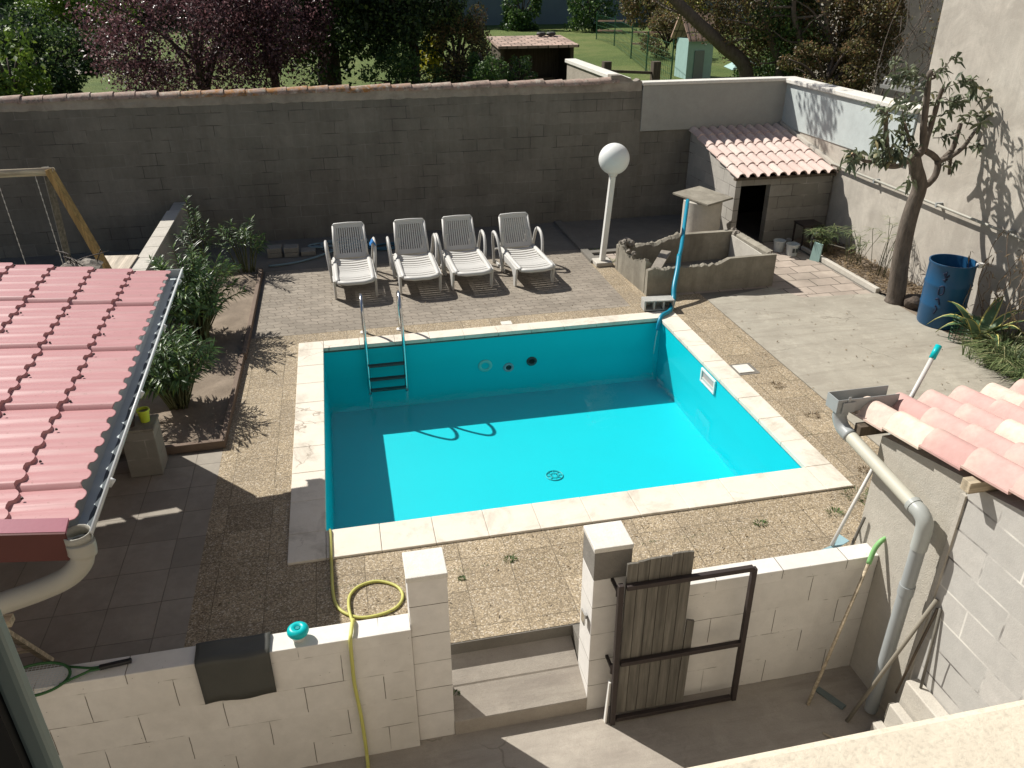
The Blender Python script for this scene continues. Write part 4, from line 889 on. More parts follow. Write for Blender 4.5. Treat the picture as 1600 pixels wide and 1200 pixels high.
# swing set
sw = thing('swing_frame', (-4, 11, 0), 'wooden swing frame with yellow leg behind the red roof', 'swing')
T = aty(78, 268, 11.0); 
mb = MB(); mb.tube([T+Vector((.05, 0, 0)), T+Vector((-3.0, -.05, .02))], .05, 10); build('top_beam', mb, M['wood_pale'], sw, smooth=True)
mb = MB(); P1 = aty(165, 417, 10.75); mb.bar(T+Vector((.0, -.02, .03)), T+(P1-T)*1.75, .085, .085); build('leg', mb, M['wood_yellow'], sw, bevel=.006)
mb = MB(); P2 = aty(108, 402, 11.7); mb.bar(T+Vector((-.05, .04, .03)), T+(P2-T)*1.75, .085, .085); build('leg', mb, M['wood_grey'], sw, bevel=.006)
for x in (-.18, -.62):
    mb = MB(); p0 = T+Vector((x, 0, -.05)); p1 = p0+Vector((.06, 0, -1.75)); 
    for k in range(44):
        a = p0.lerp(p1, k/44); b = p0.lerp(p1, (k+.9)/44); mb.bar(a, b, .012 if k % 2 else .005, .005 if k % 2 else .012)
    build('chain', mb, M['alu'], sw)
mb = MB(); mb.box(T.x-.62, T.x-.05, 10.9, 11.1, .3, .33); build('swing_seat', mb, M['teal'], sw)
# broken pillar end with rebar
bp = thing('broken_pillar', (-2.92, 9.2, 0), 'broken concrete pillar stump with bent steel bars behind the red roof', 'pillar')
random.seed(21); cB = Vector((-3.0, 9.5, 1.40))
mb = MB(); mb.box(-3.22, -2.82, 9.32, 9.7, 0, 1.36); build('stump', mb, M['conc_tub'], bp)
mb = MB(); mb.grid(lambda u, v: Vector((-3.24+.44*u, 9.3+.42*v, 1.36+(.07+.05*noise.noise(Vector((u*5, v*5, 1))))*min(1, 6*min(u, 1-u, v, 1-v)))), 14, 14); build('broken_top', mb, M['broken'], bp)
mb = MB()
for k in range(7):
    a = Vector((-3.0+rnd(-.17, .17), 9.5+rnd(-.15, .15), 1.4)); mb.tube(smooth_path([a, a+Vector((rnd(-.1, .1), rnd(-.1, .1), .12)), a+Vector((rnd(-.25, .25), rnd(-.2, .2), rnd(.08, .16)))], 4), .006, 5)
build('steel_bars', mb, M['iron'], bp, smooth=True)

# paving block stacks, hose coils by the back wall
random.seed(8)
for k, (x, y, n, lab) in enumerate(((-1.22, 13.75, 2, 'stack of spare paving blocks by the back wall, nearest the oleanders'), (-.94, 13.72, 2, 'second stack of paving blocks along the back wall'), (-.66, 13.74, 1, 'lowest pile of paving blocks beside the coiled hose'))):
    t_ = thing('paver_stack', (x, y, 0), lab, 'paving blocks', 'spare paving blocks')
    for j in range(n):
        mb = MB(); mb.box(x-.12, x+.12, y-.12, y+.12, .006+j*.085, .085+j*.085); build('paving_block', mb, M['conc_dark'] if False else concrete('paving block %d%d' % (k, j), (.30, .28, .24), .4, 4, .6), t_, bevel=.006)
mb = MB(); pts = []
for k in range(60):
    a = k*.42; r = .28+.10*math.sin(k*.7); pts.append((-.1+r*1.5*math.cos(a), 13.95+r*.6*math.sin(a), .03+.0015*k))
pts += [(-.6, 13.4, .03), (-1.0, 13.2, .03), (-1.3, 13.15, .03)]
mb.tube(smooth_path(pts, 3), .017, 6); tag(build('pool_hose', mb, M['greyhose'], smooth=True), 'pale blue pool hose in loose coils against the back wall', 'hose')
mb = MB(); pts = []
for k in range(40):
    a = k*.42+1; r = .2+.06*math.sin(k*.9); pts.append((.68+r*1.5*math.cos(a), 13.75+r*.6*math.sin(a), .025+.001*k))
mb.tube(smooth_path(pts, 3), .014, 6); tag(build('blue_hose', mb, plain('dull blue hose', (.04, .11, .16), .5), smooth=True), 'dull blue hose coil in the shade between the first two loungers', 'hose')

# ------------------------------------------------------------------ cinder block on the coping and blue pole
cb = MB()
ang = R(-6)
def rotp(p, c, a): d = Vector(p)-Vector(c); return Vector((c[0]+d.x*math.cos(a)-d.y*math.sin(a), c[1]+d.x*math.sin(a)+d.y*math.cos(a), p[2]))
cc = (4.30, 10.03, 0)
for z0_, z1_ in ((.024, .042), (.158, .176)): cb.box(4.08, 4.52, 9.94, 10.13, z0_, z1_)
for x in (4.08, 4.215, 4.355, 4.495): cb.box(x, x+.025, 9.941, 10.129, .042, .158)
cb.box(4.105, 4.495, 10.1, 10.128, .043, .157)
cb.v = [rotp(v, cc, ang) for v in cb.v]
o = build('cinder_block', cb, M['grey_block'] if False else concrete('pale cinder block', (.42, .42, .39), .25, 4, .8), bevel=.003); tag(o, 'grey hollow cinder block lying on the far right pool corner', 'block')
for v in o.data.vertices: v.co.z += 0
mb = MB(); pts = [aty(1079, 314, 12.05), aty(1072, 345, 11.6), aty(1066, 385, 11.0), aty(1062, 408, 10.75)]
pole = thing('blue_pole', (5, 11, 0), 'long blue pipe propped from the well lid over the trough into the pool', 'pipe')
mb.tube(smooth_path([Vector((5.52, 12.02, 1.02)), Vector((5.22, 11.4, .80)), Vector((4.98, 10.9, .63)), Vector((4.88, 10.72, .55))], 5), .031, 12); build('upper_pipe', mb, M['bluehose'], pole, smooth=True)
mb = MB(); mb.tube(smooth_path([Vector((4.885, 10.74, .555)), Vector((4.77, 10.5, .42)), Vector((4.64, 10.27, .25)), Vector((4.58, 10.12, .12)), Vector((4.50, 9.98, .06))], 5), .036, 12); build('lower_pipe', mb, M['bluehose'], pole, smooth=True)
mb = MB(); mb.tube(smooth_path([Vector((4.50, 9.98, .06)), Vector((4.40, 9.82, .055)), Vector((4.24, 9.70, .05)), Vector((4.17, 9.62, -.02)), Vector((4.15, 9.60, -.12))], 5), .030, 12); build('pipe_mouth', mb, M['bluehose'], pole, smooth=True)
mb = MB(); mb.tube(smooth_path([Vector((4.15, 9.595, -.10)), Vector((4.12, 9.57, -.25)), Vector((4.09, 9.53, -.45))], 4), [.012]*8+[.008], 6)
wj = NT('falling water'); wj.b.inputs['Transmission Weight'].default_value = .6; wj.col((.55, .9, .92)).rough(.1)
build('water_jet', mb, wj.m, pool, smooth=True)

# ------------------------------------------------------------------ things along the right
def bucket(x, y, z, r, h, mat, label, marks=False):
    t_ = thing('plastic_bucket', (x, y, z), label, 'bucket', 'buckets in front of the hut')
    mb = MB(); mb.lathe([(.0, .01), (r*.8, .01), (r*.8, 0), (r, h), (r*1.06, h), (r*1.06, h-.02), (r*.95, h-.01), (r*.77, .02), (0, .02)], (x, y, z), 24); build('bucket_body', mb, mat, t_, smooth=True, autosmooth=R(40))
    mb = MB(); mb.tube([(x-r, y, z+h*.9), (x-r*.6, y-r*.8, z+h*.78), (x+r*.6, y-r*.8, z+h*.78), (x+r, y, z+h*.9)], .004, 5); build('handle', mb, M['alu'], t_)
    if marks: mb = MB(); mb.box(x-r*.5, x-r*.1, y-r*1.0-.004, y-r*.98, z+h*.35, z+h*.7); mb.box(x+r*.1, x+r*.5, y-r*1.0-.004, y-r*.98, z+h*.35, z+h*.7); build('worn_print', mb, M['rung'], t_)
bucket(7.36, 12.12, .003, .10, .19, M['bucket'], 'pale bucket standing behind another bucket near the hut')
bucket(7.46, 11.86, .003, .105, .20, M['bucket'], 'front pale bucket with dark print near the hut', True)
cr = thing('metal_stand', (7.95, 12.2, 0), 'dark metal stand with tap by the hut corner', 'stand')
mb = MB()
for x in (7.78, 8.12):
    for y in (12.1, 12.4): mb.bar((x, y, 0), (x, y, .42), .025)
mb.box(7.76, 8.14, 12.08, 12.42, .40, .43); build('frame', mb, M['iron'], cr)
mb = MB(); mb.tube(smooth_path([(7.9, 12.0, 0), (7.9, 12.0, .25), (7.95, 11.95, .33), (8.02, 11.93, .28)], 5), .018, 8); mb.tube([(7.86, 12.0, .22), (8.3, 11.6, .14)], .012, 6); build('tap_pipe', mb, M['alu'], cr, smooth=True)
mb = MB(); mb.prism([(7.62, 11.55, .0), (7.72, 11.42, .0), (7.76, 11.46, .28), (7.68, 11.58, .30)], (.03, .02, 0)); o = build('green_board', mb, M['teal_wood']); tag(o, 'small pale green board propped at the end of the planter kerb', 'board')
pkr = MB(); pkr.bar((7.79, 11.6, .04), (7.80, 9.92, .04), .07, .085); pkr.bar((7.80, 11.62, .04), (7.80, 12.6, .03), .06, .06); o = build('bed_kerb', pkr, M['conc_pale'], bevel=.008); tag(o, 'pale kerb edging the papyrus bed by the beige wall', 'kerb')
mb = MB(); mb.grid(lambda u, v: Vector((7.83+.71*u, 9.4+3.2*v, .03+.03*noise.noise(Vector((u*5, v*14, 0))))), 12, 50); struct('side_bed', mb, M['soil'], smooth=True)
random.seed(31)
mb = MB()
for k in range(1500):
    mb.leaf((rnd(7.84, 8.5), rnd(9.5, 12.3), .06+rnd(0, .03)), (rnd(-1, 1), rnd(-1, 1), rnd(-.1, .3)), (0, 0, 1), rnd(.05, .11), rnd(.015, .03), .1)
tag(build('fallen_leaves', mb, M['dry']), 'dry brown leaf litter under the papyrus', 'leaf litter', kind='stuff')
def papyrus(x, y, h, n, label, seed, mat='grassleaf', thin=1.0):
    random.seed(seed); t_ = thing('papyrus_plant', (x, y, .04), label, 'plant', 'papyrus plants along the beige wall'); sm, lf = MB(), MB()
    for i in range(n):
        a = rnd(0, 6.28); b0 = Vector((x+rnd(-.1, .1), y+rnd(-.12, .12), .03)); tp = b0+Vector((math.cos(a)*rnd(0, .28), math.sin(a)*rnd(0, .3), h*rnd(.45, 1)))
        sm.tube(smooth_path([b0, b0.lerp(tp, .5)+Vector((0, 0, .05)), tp], 3), .005, 4)
        for k in range(int(16*thin)):
            az = k*6.28/16+rnd(-.2, .2); d = Vector((math.cos(az), math.sin(az), rnd(-.1, .5))).normalized(); lf.leaf(tp, d, (0, 0, 1), rnd(.12, .22), .013, .35)
    build('stems', sm, M['stem'], t_); build('leaves', lf, M[mat], t_)
papyrus(8.0, 11.75, .5, 26, 'dense low papyrus clump nearest the hut', 41)
papyrus(8.15, 11.1, .62, 14, 'taller loose papyrus in the middle of the right bed', 42, thin=.7)
papyrus(8.2, 10.5, .95, 9, 'tallest sparse papyrus, close to the tree trunk', 43, thin=.6)

# blue drum
bd = thing('blue_barrel', (7.93, 8.72, 0), 'blue plastic drum with dark scrawled marks standing against the beige wall', 'barrel')
prof_ = [(.0, .02), (.27, .0), (.285, .03), (.29, .28), (.297, .30), (.29, .32), (.292, .58), (.299, .60), (.292, .62), (.288, .86), (.298, .875), (.298, .90), (.283, .90), (.278, .86), (.278, .70), (0, .70)]
mb = MB(); mb.lathe(prof_, (0, 0, 0), 36); sh = Matrix(((1, 0, .02), (0, 1, -.01), (0, 0, 1)))
mb.v = [Vector((7.95, 8.74, .0))+Vector((v.x+v.z*(-.02), v.y, v.z)) for v in mb.v]; build('drum_shell', mb, M['barrel'], bd, smooth=True, autosmooth=R(45))
mb = MB()
def scr(pts):                                             # loose brush marks painted on the shell
    P_ = [Vector((7.94+.296*math.sin(R(a))*1.0, 8.74-.296*math.cos(R(a)), z)) for a, z in pts]; mb.tube(smooth_path(P_, 4), .010, 5)
scr([(-58, .80), (-50, .74), (-44, .78)]); scr([(-56, .70), (-46, .72)]); scr([(-52, .82), (-50, .68)]); scr([(-60, .60), (-50, .62), (-48, .52), (-58, .50), (-60, .58)]); scr([(-62, .42), (-56, .44), (-50, .36)]); scr([(-60, .34), (-54, .30), (-58, .22)])
build('scrawled_marks', mb, M['ink'], bd, smooth=True)
mb = MB(); mb.box(8.13, 8.22, 8.50, 8.56, .86, .915); build('white_label', mb, M['white_paint'], bd)

# agave, grass clump, wire guard, creeper on the right
ag = thing('agave_plant', (7.95, 7.95, .03), 'striped cream edged agave between the blue drum and the grass', 'agave')
random.seed(51); body, edge = MB(), MB()
for k in range(11):
    a = k*2.4+rnd(-.2, .2); L_ = rnd(.6, .9); cx_ = Vector((7.93, 7.98, .03)); dirv = Vector((math.cos(a), math.sin(a), 0)); sd_ = Vector((-dirv.y, dirv.x, 0))
    P_ = []
    for i in range(9):
        t = i/8; P_.append(cx_+dirv*(L_*t*.75)+Vector((0, 0, L_*(1.25*t-1.15*t*t*(1 if k % 2 else .6)))))
    vs = []; es = []
    for i, p in enumerate(P_):
        t = i/8; w_ = .075*math.sin(math.pi*min(1, .25+t*.75))**.7*(1-t**4); vs += [p-sd_*w_*.75+Vector((0, 0, .008)), p, p+sd_*w_*.75+Vector((0, 0, .008))]
        es.append((p-sd_*w_+Vector((0, 0, .014)), p-sd_*w_*.75+Vector((0, 0, .009)), p+sd_*w_*.75+Vector((0, 0, .009)), p+sd_*w_+Vector((0, 0, .014))))
    body.add(vs, [(i*3+j, i*3+j+1, i*3+j+4, i*3+j+3) for i in range(8) for j in range(2)])
    for q0, q1 in ((0, 1), (2, 3)): edge.add([e[j] for e in es for j in (q0, q1)], [(i*2, i*2+1, i*2+3, i*2+2) for i in range(8)])
build('leaf_blades', body, M['agave'], ag, smooth=True); build('leaf_edges', edge, M['agave_edge'], ag, smooth=True)
random.seed(52); lf = MB()
for k in range(6500):
    bx_, by_ = rnd(7.42, 8.5), rnd(6.4, 7.75); nz_ = noise.noise(Vector((bx_*4, by_*4, 7))); a = 6.28*noise.noise(Vector((bx_*3, by_*3, 1)))*1.5+rnd(-1, 1); L_ = rnd(.22, .5)*(1+1.1*nz_)
    if nz_ < -.28 or bx_ < 7.55+.15*nz_: continue
    d = Vector((math.cos(a)*.8-.15, math.sin(a)*.8-.1, 1)).normalized()
    p0 = Vector((bx_, by_, .0)); p1 = p0+d*L_*.6; p2 = p1+Vector((d.x, d.y, -.1)).normalized()*L_*.5; s_ = Vector((-d.y, d.x, 0)).normalized()*.005
    lf.add([p0-s_, p0+s_, p1+s_, p2, p1-s_], [(0, 1, 2, 4), (4, 2, 3)])
tag(build('grass_tuft', lf, M['grassleaf']), 'overgrown long grass along the right edge of the concrete yard', 'grass', kind='stuff')
cg = MB(); random.seed(53)
for j in range(7):
    z = .02+j*.055; cg.tube([(7.80+.13*math.cos(a), 8.05+.13*math.sin(a)+.1, z) for a in [k*6.283/16 for k in range(17)]], .004, 4)
for k in range(16):
    a = k*6.283/16; cg.tube([(7.80+.13*math.cos(a), 8.15+.13*math.sin(a), 0), (7.80+.13*math.cos(a), 8.15+.13*math.sin(a), .36)], .004, 4)
tag(build('wire_basket', cg, M['fence_green']), 'round green wire basket at the foot of the blue drum', 'basket')
vn = thing('dry_creeper', (8.3, 7.9, 0), 'tangled dry creeper stems hanging on the beige wall above the agave', 'creeper'); random.seed(54); sm, lf = MB(), MB()
for k in range(16):
    p = Vector((rnd(8.1, 8.45), rnd(7.4, 8.4), .05)); pts = [p]
    for i in range(5): p = p+Vector((rnd(-.10, .10), rnd(-.14, .12), rnd(.10, .34))); p.x = min(p.x, 8.5); pts.append(p.copy())
    sm.tube(smooth_path(pts, 3), .006, 4)
    for i in range(14): q_ = random.choice(pts); lf.leaf(q_+rdir()*.05, rdir(), (0, 0, 1), rnd(.05, .12), .02, .5)
build('stems', sm, M['bark_pale'], vn); build('leaves', lf, M['dry'], vn)
random.seed(55); rk_ = MB(); bmr = bmesh.new(); bmesh.ops.create_icosphere(bmr, subdivisions=3, radius=.16)
for v in bmr.verts: v.co += v.co.normalized()*noise.noise(v.co*9)*.05; v.co.z *= .8
rk_.add([v.co+Vector((7.98, 9.28, .09)) for v in bmr.verts], [tuple(v.index for v in f.verts) for f in bmr.faces]); bmr.free()
tag(build('boulder', rk_, M['bark_dark']), 'dark rock between the tree trunk and the blue drum', 'rock')

# ------------------------------------------------------------------ pruned tree on the right
tr_ = thing('pruned_tree', (7.83, 9.55, 0), 'hard pruned tree with stubby cut limbs growing beside the beige wall', 'tree')
TY = 9.55; random.seed(61)
def z4(x, y): return (1150+x/3.529, y/3.529)
def tp(pts, Y=TY): return [aty(*z4(x, y), Y+dy) for x, y, dy in pts]
trunk = [Vector((7.84, TY, -.02)), aty(1403, 440, TY), aty(1407, 408, TY), aty(1416, 360, TY), aty(1426, 324, TY), aty(1437, 291, TY), aty(1431, 262, TY), aty(1428, 243, TY)]
mb = MB(); sp_ = smooth_path(trunk, 5); mb.tube(sp_, [.135-.055*min(1, k/len(sp_)*1.0) + (.04 if k == 0 else 0) for k in range(len(sp_))], 14); tk = build('trunk', mb, M['bark'], tr_, smooth=True)
limbs = [  # (points in the 3.53x view, start radius, end radius)
 ([(1000, 1050, 0), (1050, 1020, 0), (1095, 975, .02), (1115, 900, .05), (1090, 860, .05), (1040, 830, 0)], .055, .05),
 ([(985, 870, 0), (1030, 820, 0), (1035, 700, 0), (1050, 560, 0), (1065, 420, -.02), (1075, 395, 0)], .065, .038),
 ([(1035, 830, 0), (1060, 740, .05), (1090, 640, .1), (1120, 540, .12), (1140, 488, .12)], .05, .032),
 ([(1105, 905, .03), (1160, 860, .05), (1195, 820, .1), (1215, 760, .1), (1240, 680, .12)], .05, .032),
 ([(1130, 885, .03), (1190, 860, -.05), (1250, 815, -.1), (1285, 770, -.12), (1315, 728, -.12)], .042, .026),
 ([(985, 860, 0), (930, 900, -.08), (860, 920, -.1), (780, 895, -.12), (700, 885, -.15), (640, 845, -.15)], .05, .018),
 ([(995, 850, 0), (965, 800, 0), (945, 740, -.05), (930, 680, -.08)], .045, .022),
 ([(870, 905, -.1), (840, 840, -.12), (825, 740, -.12), (828, 640, -.14), (822, 610, -.14)], .04, .03),
 ([(828, 690, -.14), (808, 660, -.14), (802, 612, -.15)], .028, .022),
 ([(1060, 440, 0), (1100, 425, .05), (1060, 400, 0)], .02, .012),
 ([(1190, 830, .1), (1180, 900, .12), (1175, 960, .14)], .03, .025),
]
tips = []
for pts, r0, r1 in limbs:
    P_ = tp(pts); sp_ = smooth_path(P_, 4); mb = MB(); n_ = len(sp_); mb.tube(sp_, [.85*(r0+(r1-r0)*k/(n_-1))*(1+.12*noise.noise(Vector((k*.9, r0*90, 0)))) for k in range(n_)], 9)
    lb = build('limb', mb, M['bark'], tr_, smooth=True, autosmooth=R(60)); tips.append(sp_)
    e = sp_[-1]; t_ = (sp_[-1]-sp_[-2]).normalized(); mb = MB(); s1 = t_.orthogonal().normalized(); s2 = t_.cross(s1); mb.add([e+t_*.003+(s1*math.cos(a)+s2*math.sin(a))*r1*.72 for a in [k*6.283/10 for k in range(10)]], [tuple(range(10))]); build('cut_face', mb, M['cut'], lb)
sm, lf = MB(), MB()
def whorl(c, d, n=9, L=.15):
    d = Vector(d).normalized(); s1 = d.orthogonal().normalized(); s2 = d.cross(s1)
    for k in range(n):
        az = k*2.4+rnd(-.3, .3); dd = (s1*math.cos(az)+s2*math.sin(az)+d*rnd(.1, .9)+Vector((0, 0, -.25))).normalized(); wv = dd.cross(d+Vector((.01, 0, 0))).normalized(); L_ = L*rnd(.6, 1.2); nrm = dd.cross(wv)
        p = c-d*rnd(0, .12); e1 = p+dd*L_*.55; e2 = p+dd*L_+Vector((0, 0, -L_*rnd(.1, .5))); W_ = .052*rnd(.7, 1.1)
        ea = p+dd*L_*.22; eb = e1.lerp(e2, .5)
        lf.add([p, ea+wv*W_*.33, e1+wv*W_/2, eb+wv*W_*.36, e2, eb-wv*W_*.36, e1-wv*W_/2, ea-wv*W_*.33, e1-nrm*.010], [(0, 1, 8), (1, 2, 8), (2, 3, 8), (3, 4, 8), (4, 5, 8), (5, 6, 8), (6, 7, 8), (7, 0, 8)])
sprays = [((1060, 420, 0), (1210, 300, 0), 4), ((1100, 400, 0), (1130, 345, .1), 2), ((1140, 490, .1), (1280, 430, .1), 6), ((1280, 430, .1), (1300, 500, .1), 4), ((1120, 540, .1), (1190, 560, .1), 4), ((1190, 560, 0), (1350, 540, 0), 5), ((1350, 540, 0), (1410, 490, .05), 2), ((1240, 700, .1), (1290, 620, .1), 3), ((1310, 740, -.1), (1390, 630, -.1), 3), ((1390, 640, -.1), (1440, 610, -.1), 2), ((1250, 820, -.1), (1390, 790, -.1), 4), ((1390, 790, -.1), (1400, 850, -.1), 3), ((1390, 800, -.1), (1500, 850, -.15), 5), ((1500, 850, -.15), (1588, 830, -.2), 6), ((1560, 830, -.2), (1580, 900, -.2), 4),
 ((930, 690, -.1), (960, 590, -.1), 5), ((945, 740, 0), (1000, 600, 0), 5), ((820, 640, -.1), (700, 570, -.1), 5), ((800, 640, -.1), (840, 570, -.15), 4), ((830, 740, -.1), (740, 790, -.15), 8), ((860, 800, -.1), (900, 860, -.1), 8), ((780, 880, -.1), (840, 800, -.1), 8), ((700, 880, -.1), (640, 850, -.15), 8), ((640, 850, -.1), (590, 880, -.15), 5), ((820, 900, -.1), (760, 830, -.1), 7), ((1060, 420, 0), (930, 420, 0), 5), ((930, 420, 0), (850, 480, 0), 4), ((1000, 560, .05), (900, 520, .1), 4), ((980, 500, 0), (940, 350, 0), 5), ((900, 480, 0), (900, 300, 0), 5), ((1050, 600, 0), (1100, 500, 0), 4), ((1080, 760, .05), (1160, 720, .1), 4), ((1150, 720, .1), (1150, 660, .1), 3), ((890, 720, -.1), (930, 780, -.1), 4), ((950, 920, 0), (920, 1020, 0), 2), ((1040, 640, 0), (1200, 620, 0), 4), ((960, 800, 0), (900, 740, -.1), 4), ((1150, 860, 0), (1240, 900, -.05), 3)]
for a, b, n in sprays:
    A_, B_ = tp([a])[0], tp([b])[0]; A_ += Vector((0, rnd(-.1, .1), 0)); B_ += Vector((0, rnd(-.25, .2), 0)); md = A_.lerp(B_, .5)+Vector((rnd(-.04, .04), rnd(-.04, .04), rnd(-.05, .03))); path = smooth_path([A_, md, B_], 4)
    sm.tube(path, .006, 5); d = B_-A_
    n = max(1, int(n*.8+.5))
    for k in range(n): t = (k+1)/n; i = min(int(t*(len(path)-1)), len(path)-2); whorl(path[i].lerp(path[i+1], t*(len(path)-1)-i)+rdir()*.04, d+rdir()*.7*d.length, 6)
build('twigs', sm, M['bark'], tr_); build('leaves', lf, M['loquat'], tr_)

# ------------------------------------------------------------------ tiled shed, bottom right
sh_ = thing('tiled_shed', (4.5, 2.5, LC), 'pale block lean-to shed with pink clay tile roof, bottom right', 'shed')
SX = 3.50; sl2 = .205
def rz(Y): return 1.62+(4.05-Y)*sl2
mb = MB(); mb.prism([(SX, 4.08, LC-.1), (SX, 3.28, LC-.1), (SX, 3.28, rz(3.28)-.10), (SX, 4.08, rz(4.08)-.10)], (.18, 0, 0)); build('end_wall', mb, M['render_old'] if False else concrete('pale roughcast', (.48, .45, .39), .35, 2, .9, dark=(.33, .31, .26)), sh_)
mb = MB(); mb.prism([(SX-.008, 3.265, LC-.1), (SX-.008, .42, LC-.1), (SX-.008, .42, rz(.42)-.12), (SX-.008, 3.265, rz(3.265)-.12)], (.18, 0, 0)); build('side_wall', mb, M['shed_block'], sh_)
mb = MB(); mb.bar((SX-.012, 3.275, rz(3.27)-.2), (SX-.012, 3.275, LC), .035, .02, (1, 0, 0)); build('wall_seam', mb, M['conc_pale'], sh_)
mb = MB(); mb.box(SX+.18, 8.4, 3.95, 4.08, LC, 1.5); build('front_wall', mb, M['hut_block'], sh_)
tile_roof('tile_roof', (3.42, 4.36, rz(4.36)+.0), Vector((0, -1, sl2)).normalized(), (1, 0, 0), 4.0, 4.94, .36, .26, M['clay_shed'], sh_, .085, 12, .01)
for (x0, y0, z0_, x1) in ((3.37, 4.18, rz(4.18)-.055, 3.52), (3.37, 3.18, rz(3.18)-.055, 8.0), (3.37, 2.0, rz(2.0)-.055, 8.0)):
    mb = MB(); mb.box(x0, x1 if x1 > 4 else 8.0, y0-.035, y0+.035, z0_-.055, z0_+.02); build('purlin', mb, M['wood_pale'] if y0 < 4 else M['wood_dark'], sh_, bevel=.004)
# gutter and downpipe
gt = MB(); ng = 8; cy, cz = 4.36, 1.60
hop = thing('shed_downpipe', (3.36, 4.0, LC), 'grey plastic gutter outlet and bent downpipe at the shed corner', 'downpipe')
mb = MB()
for xa, xb in ((3.24, 3.27), ): pass
# open box gutter section: bottom, two sides, end
mb.box(3.27, 3.75, 4.30, 4.306, 1.60, 1.70); mb.box(3.27, 3.75, 4.43, 4.436, 1.60, 1.70); mb.box(3.27, 3.75, 4.306, 4.43, 1.595, 1.601); mb.box(3.264, 3.27, 4.30, 4.436, 1.595, 1.70); build('gutter_end', mb, M['pvc'], hop, bevel=.002)
mb = MB(); mb.box(3.34, 3.36, 4.295, 4.30, 1.58, 1.72); mb.box(3.30, 3.40, 4.288, 4.294, 1.60, 1.68); build('bracket', mb, M['pvc'], hop)
D = [Vector((3.33, 4.34, 1.60)), Vector((3.33, 4.34, 1.54)), Vector((3.335, 4.29, 1.48)), Vector((3.34, 4.19, 1.46))]
mb = MB(); mb.tube(smooth_path(D, 5), .050, 16); build('upper_elbow', mb, M['pvc'], hop, smooth=True)
mb = MB(); mb.tube([Vector((3.34, 4.20, 1.462)), Vector((3.375, 3.47, 1.345))], .045, 16); build('sloping_pipe', mb, M['pvc_faded'], hop, smooth=True, autosmooth=R(50))
D = [Vector((3.374, 3.50, 1.349)), Vector((3.375, 3.44, 1.34)), Vector((3.378, 3.395, 1.30)), Vector((3.38, 3.385, 1.22)), Vector((3.38, 3.385, 1.10))]
mb = MB(); mb.tube(smooth_path(D, 5), .051, 16); mb.tube([D[0]+Vector((0, .03, .005)), D[0]], .055, 16); build('lower_elbow', mb, plain('mid grey pvc', (.36, .38, .36), .4), hop, smooth=True, autosmooth=R(50))
mb = MB(); mb.tube([Vector((3.38, 3.385, 1.14)), Vector((3.38, 3.385, -.38))], .045, 16); mb.tube([Vector((3.38, 3.385, .80)), Vector((3.38, 3.385, .72))], .051, 16); build('downpipe', mb, M['pvc'], hop, smooth=True, autosmooth=R(50))

# stacked blocks
sb = thing('block_steps', (3.4, 3.0, LC), 'stepped pile of pale concrete blocks at the foot of the shed wall', 'blocks')
for k, (x0, z1_, y1) in enumerate(((3.215, -.22, 3.18), (3.29, -.04, 3.16), (3.385, .14, 3.18))):
    mb = MB(); mb.box(x0, x0+(.074 if k < 2 else .10), 1.6, y1, LC, z1_); build('concrete_block', mb, M['conc_pale'], sb, bevel=.008)
for k in range(3):
    mb = MB(); x0 = 3.23+k*.08; mb.box(x0, x0+.045, 3.181-.0*k, 3.186, LC+.03, -.25+.18*k) if k < 2 else None
    if k < 2: build('block_hollow', mb, M['conc_dark'], sb)

# tools leaning in the court corner
def tool(name, a, b, r, mat, label, cat, group=None):
    t_ = thing(name, (a[0], a[1], a[2]), label, cat, group); mb = MB(); mb.tube([a, b], r, 8); build('shaft', mb, mat, t_, smooth=True); return t_
a, b = Vector((2.98, 3.55, LC)), Vector((3.40, 3.78, .70))
t_ = tool('garden_rake', a, b, .012, M['wood_pale'], 'wooden stick rake with curved green plastic head up, leaning in the corner', 'rake')
mb = MB(); mb.tube(smooth_path([b-(b-a)*.04, b+Vector((.03, .02, .06)), b+Vector((.09, .03, .125)), b+Vector((.16, .04, .13)), b+Vector((.20, .04, .09))], 5), [.018]*10+[.014]*11, 8); build('rake_head', mb, M['greenplastic'], t_, smooth=True)
tool('grey_pole', (3.18, 3.36, LC), (3.47, 3.22, .80), .014, plain('weathered pole', (.22, .20, .16), .7), 'thick grey pole leaning against the seam of the shed wall', 'pole', 'sticks leaning on the shed wall')
tool('garden_stick', (3.40, 3.24, -.05), (3.476, 3.20, .74), .009, M['wood_dark'], 'short dark stick leaning behind the thick grey pole', 'stick', 'sticks leaning on the shed wall')
tool('garden_stick', (3.44, 3.10, .14), (3.478, 3.18, .76), .009, M['wood_grey'], 'near vertical brown stick standing on the block pile', 'stick', 'sticks leaning on the shed wall')
tool('garden_stick', (2.95, 3.3, LC+.01), (3.16, 3.04, LC+.015), .008, M['wood_pale'], 'pale stick lying on the court floor by the block pile', 'stick')
mb = MB(); mb.bar((3.12, 3.66, LC+.012), (3.22, 3.46, LC+.012), .05, .015); tag(build('teal_plank', mb, plain('dull teal', (.14, .17, .165), .8)), 'short dull teal plank lying on the court floor behind the thick grey pole', 'plank')
tool('garden_stick', (3.40, 4.12, 0), (3.47, 4.02, .86), .011, M['wood_grey'], 'grey forked stick standing behind the end of the right white wall', 'stick')
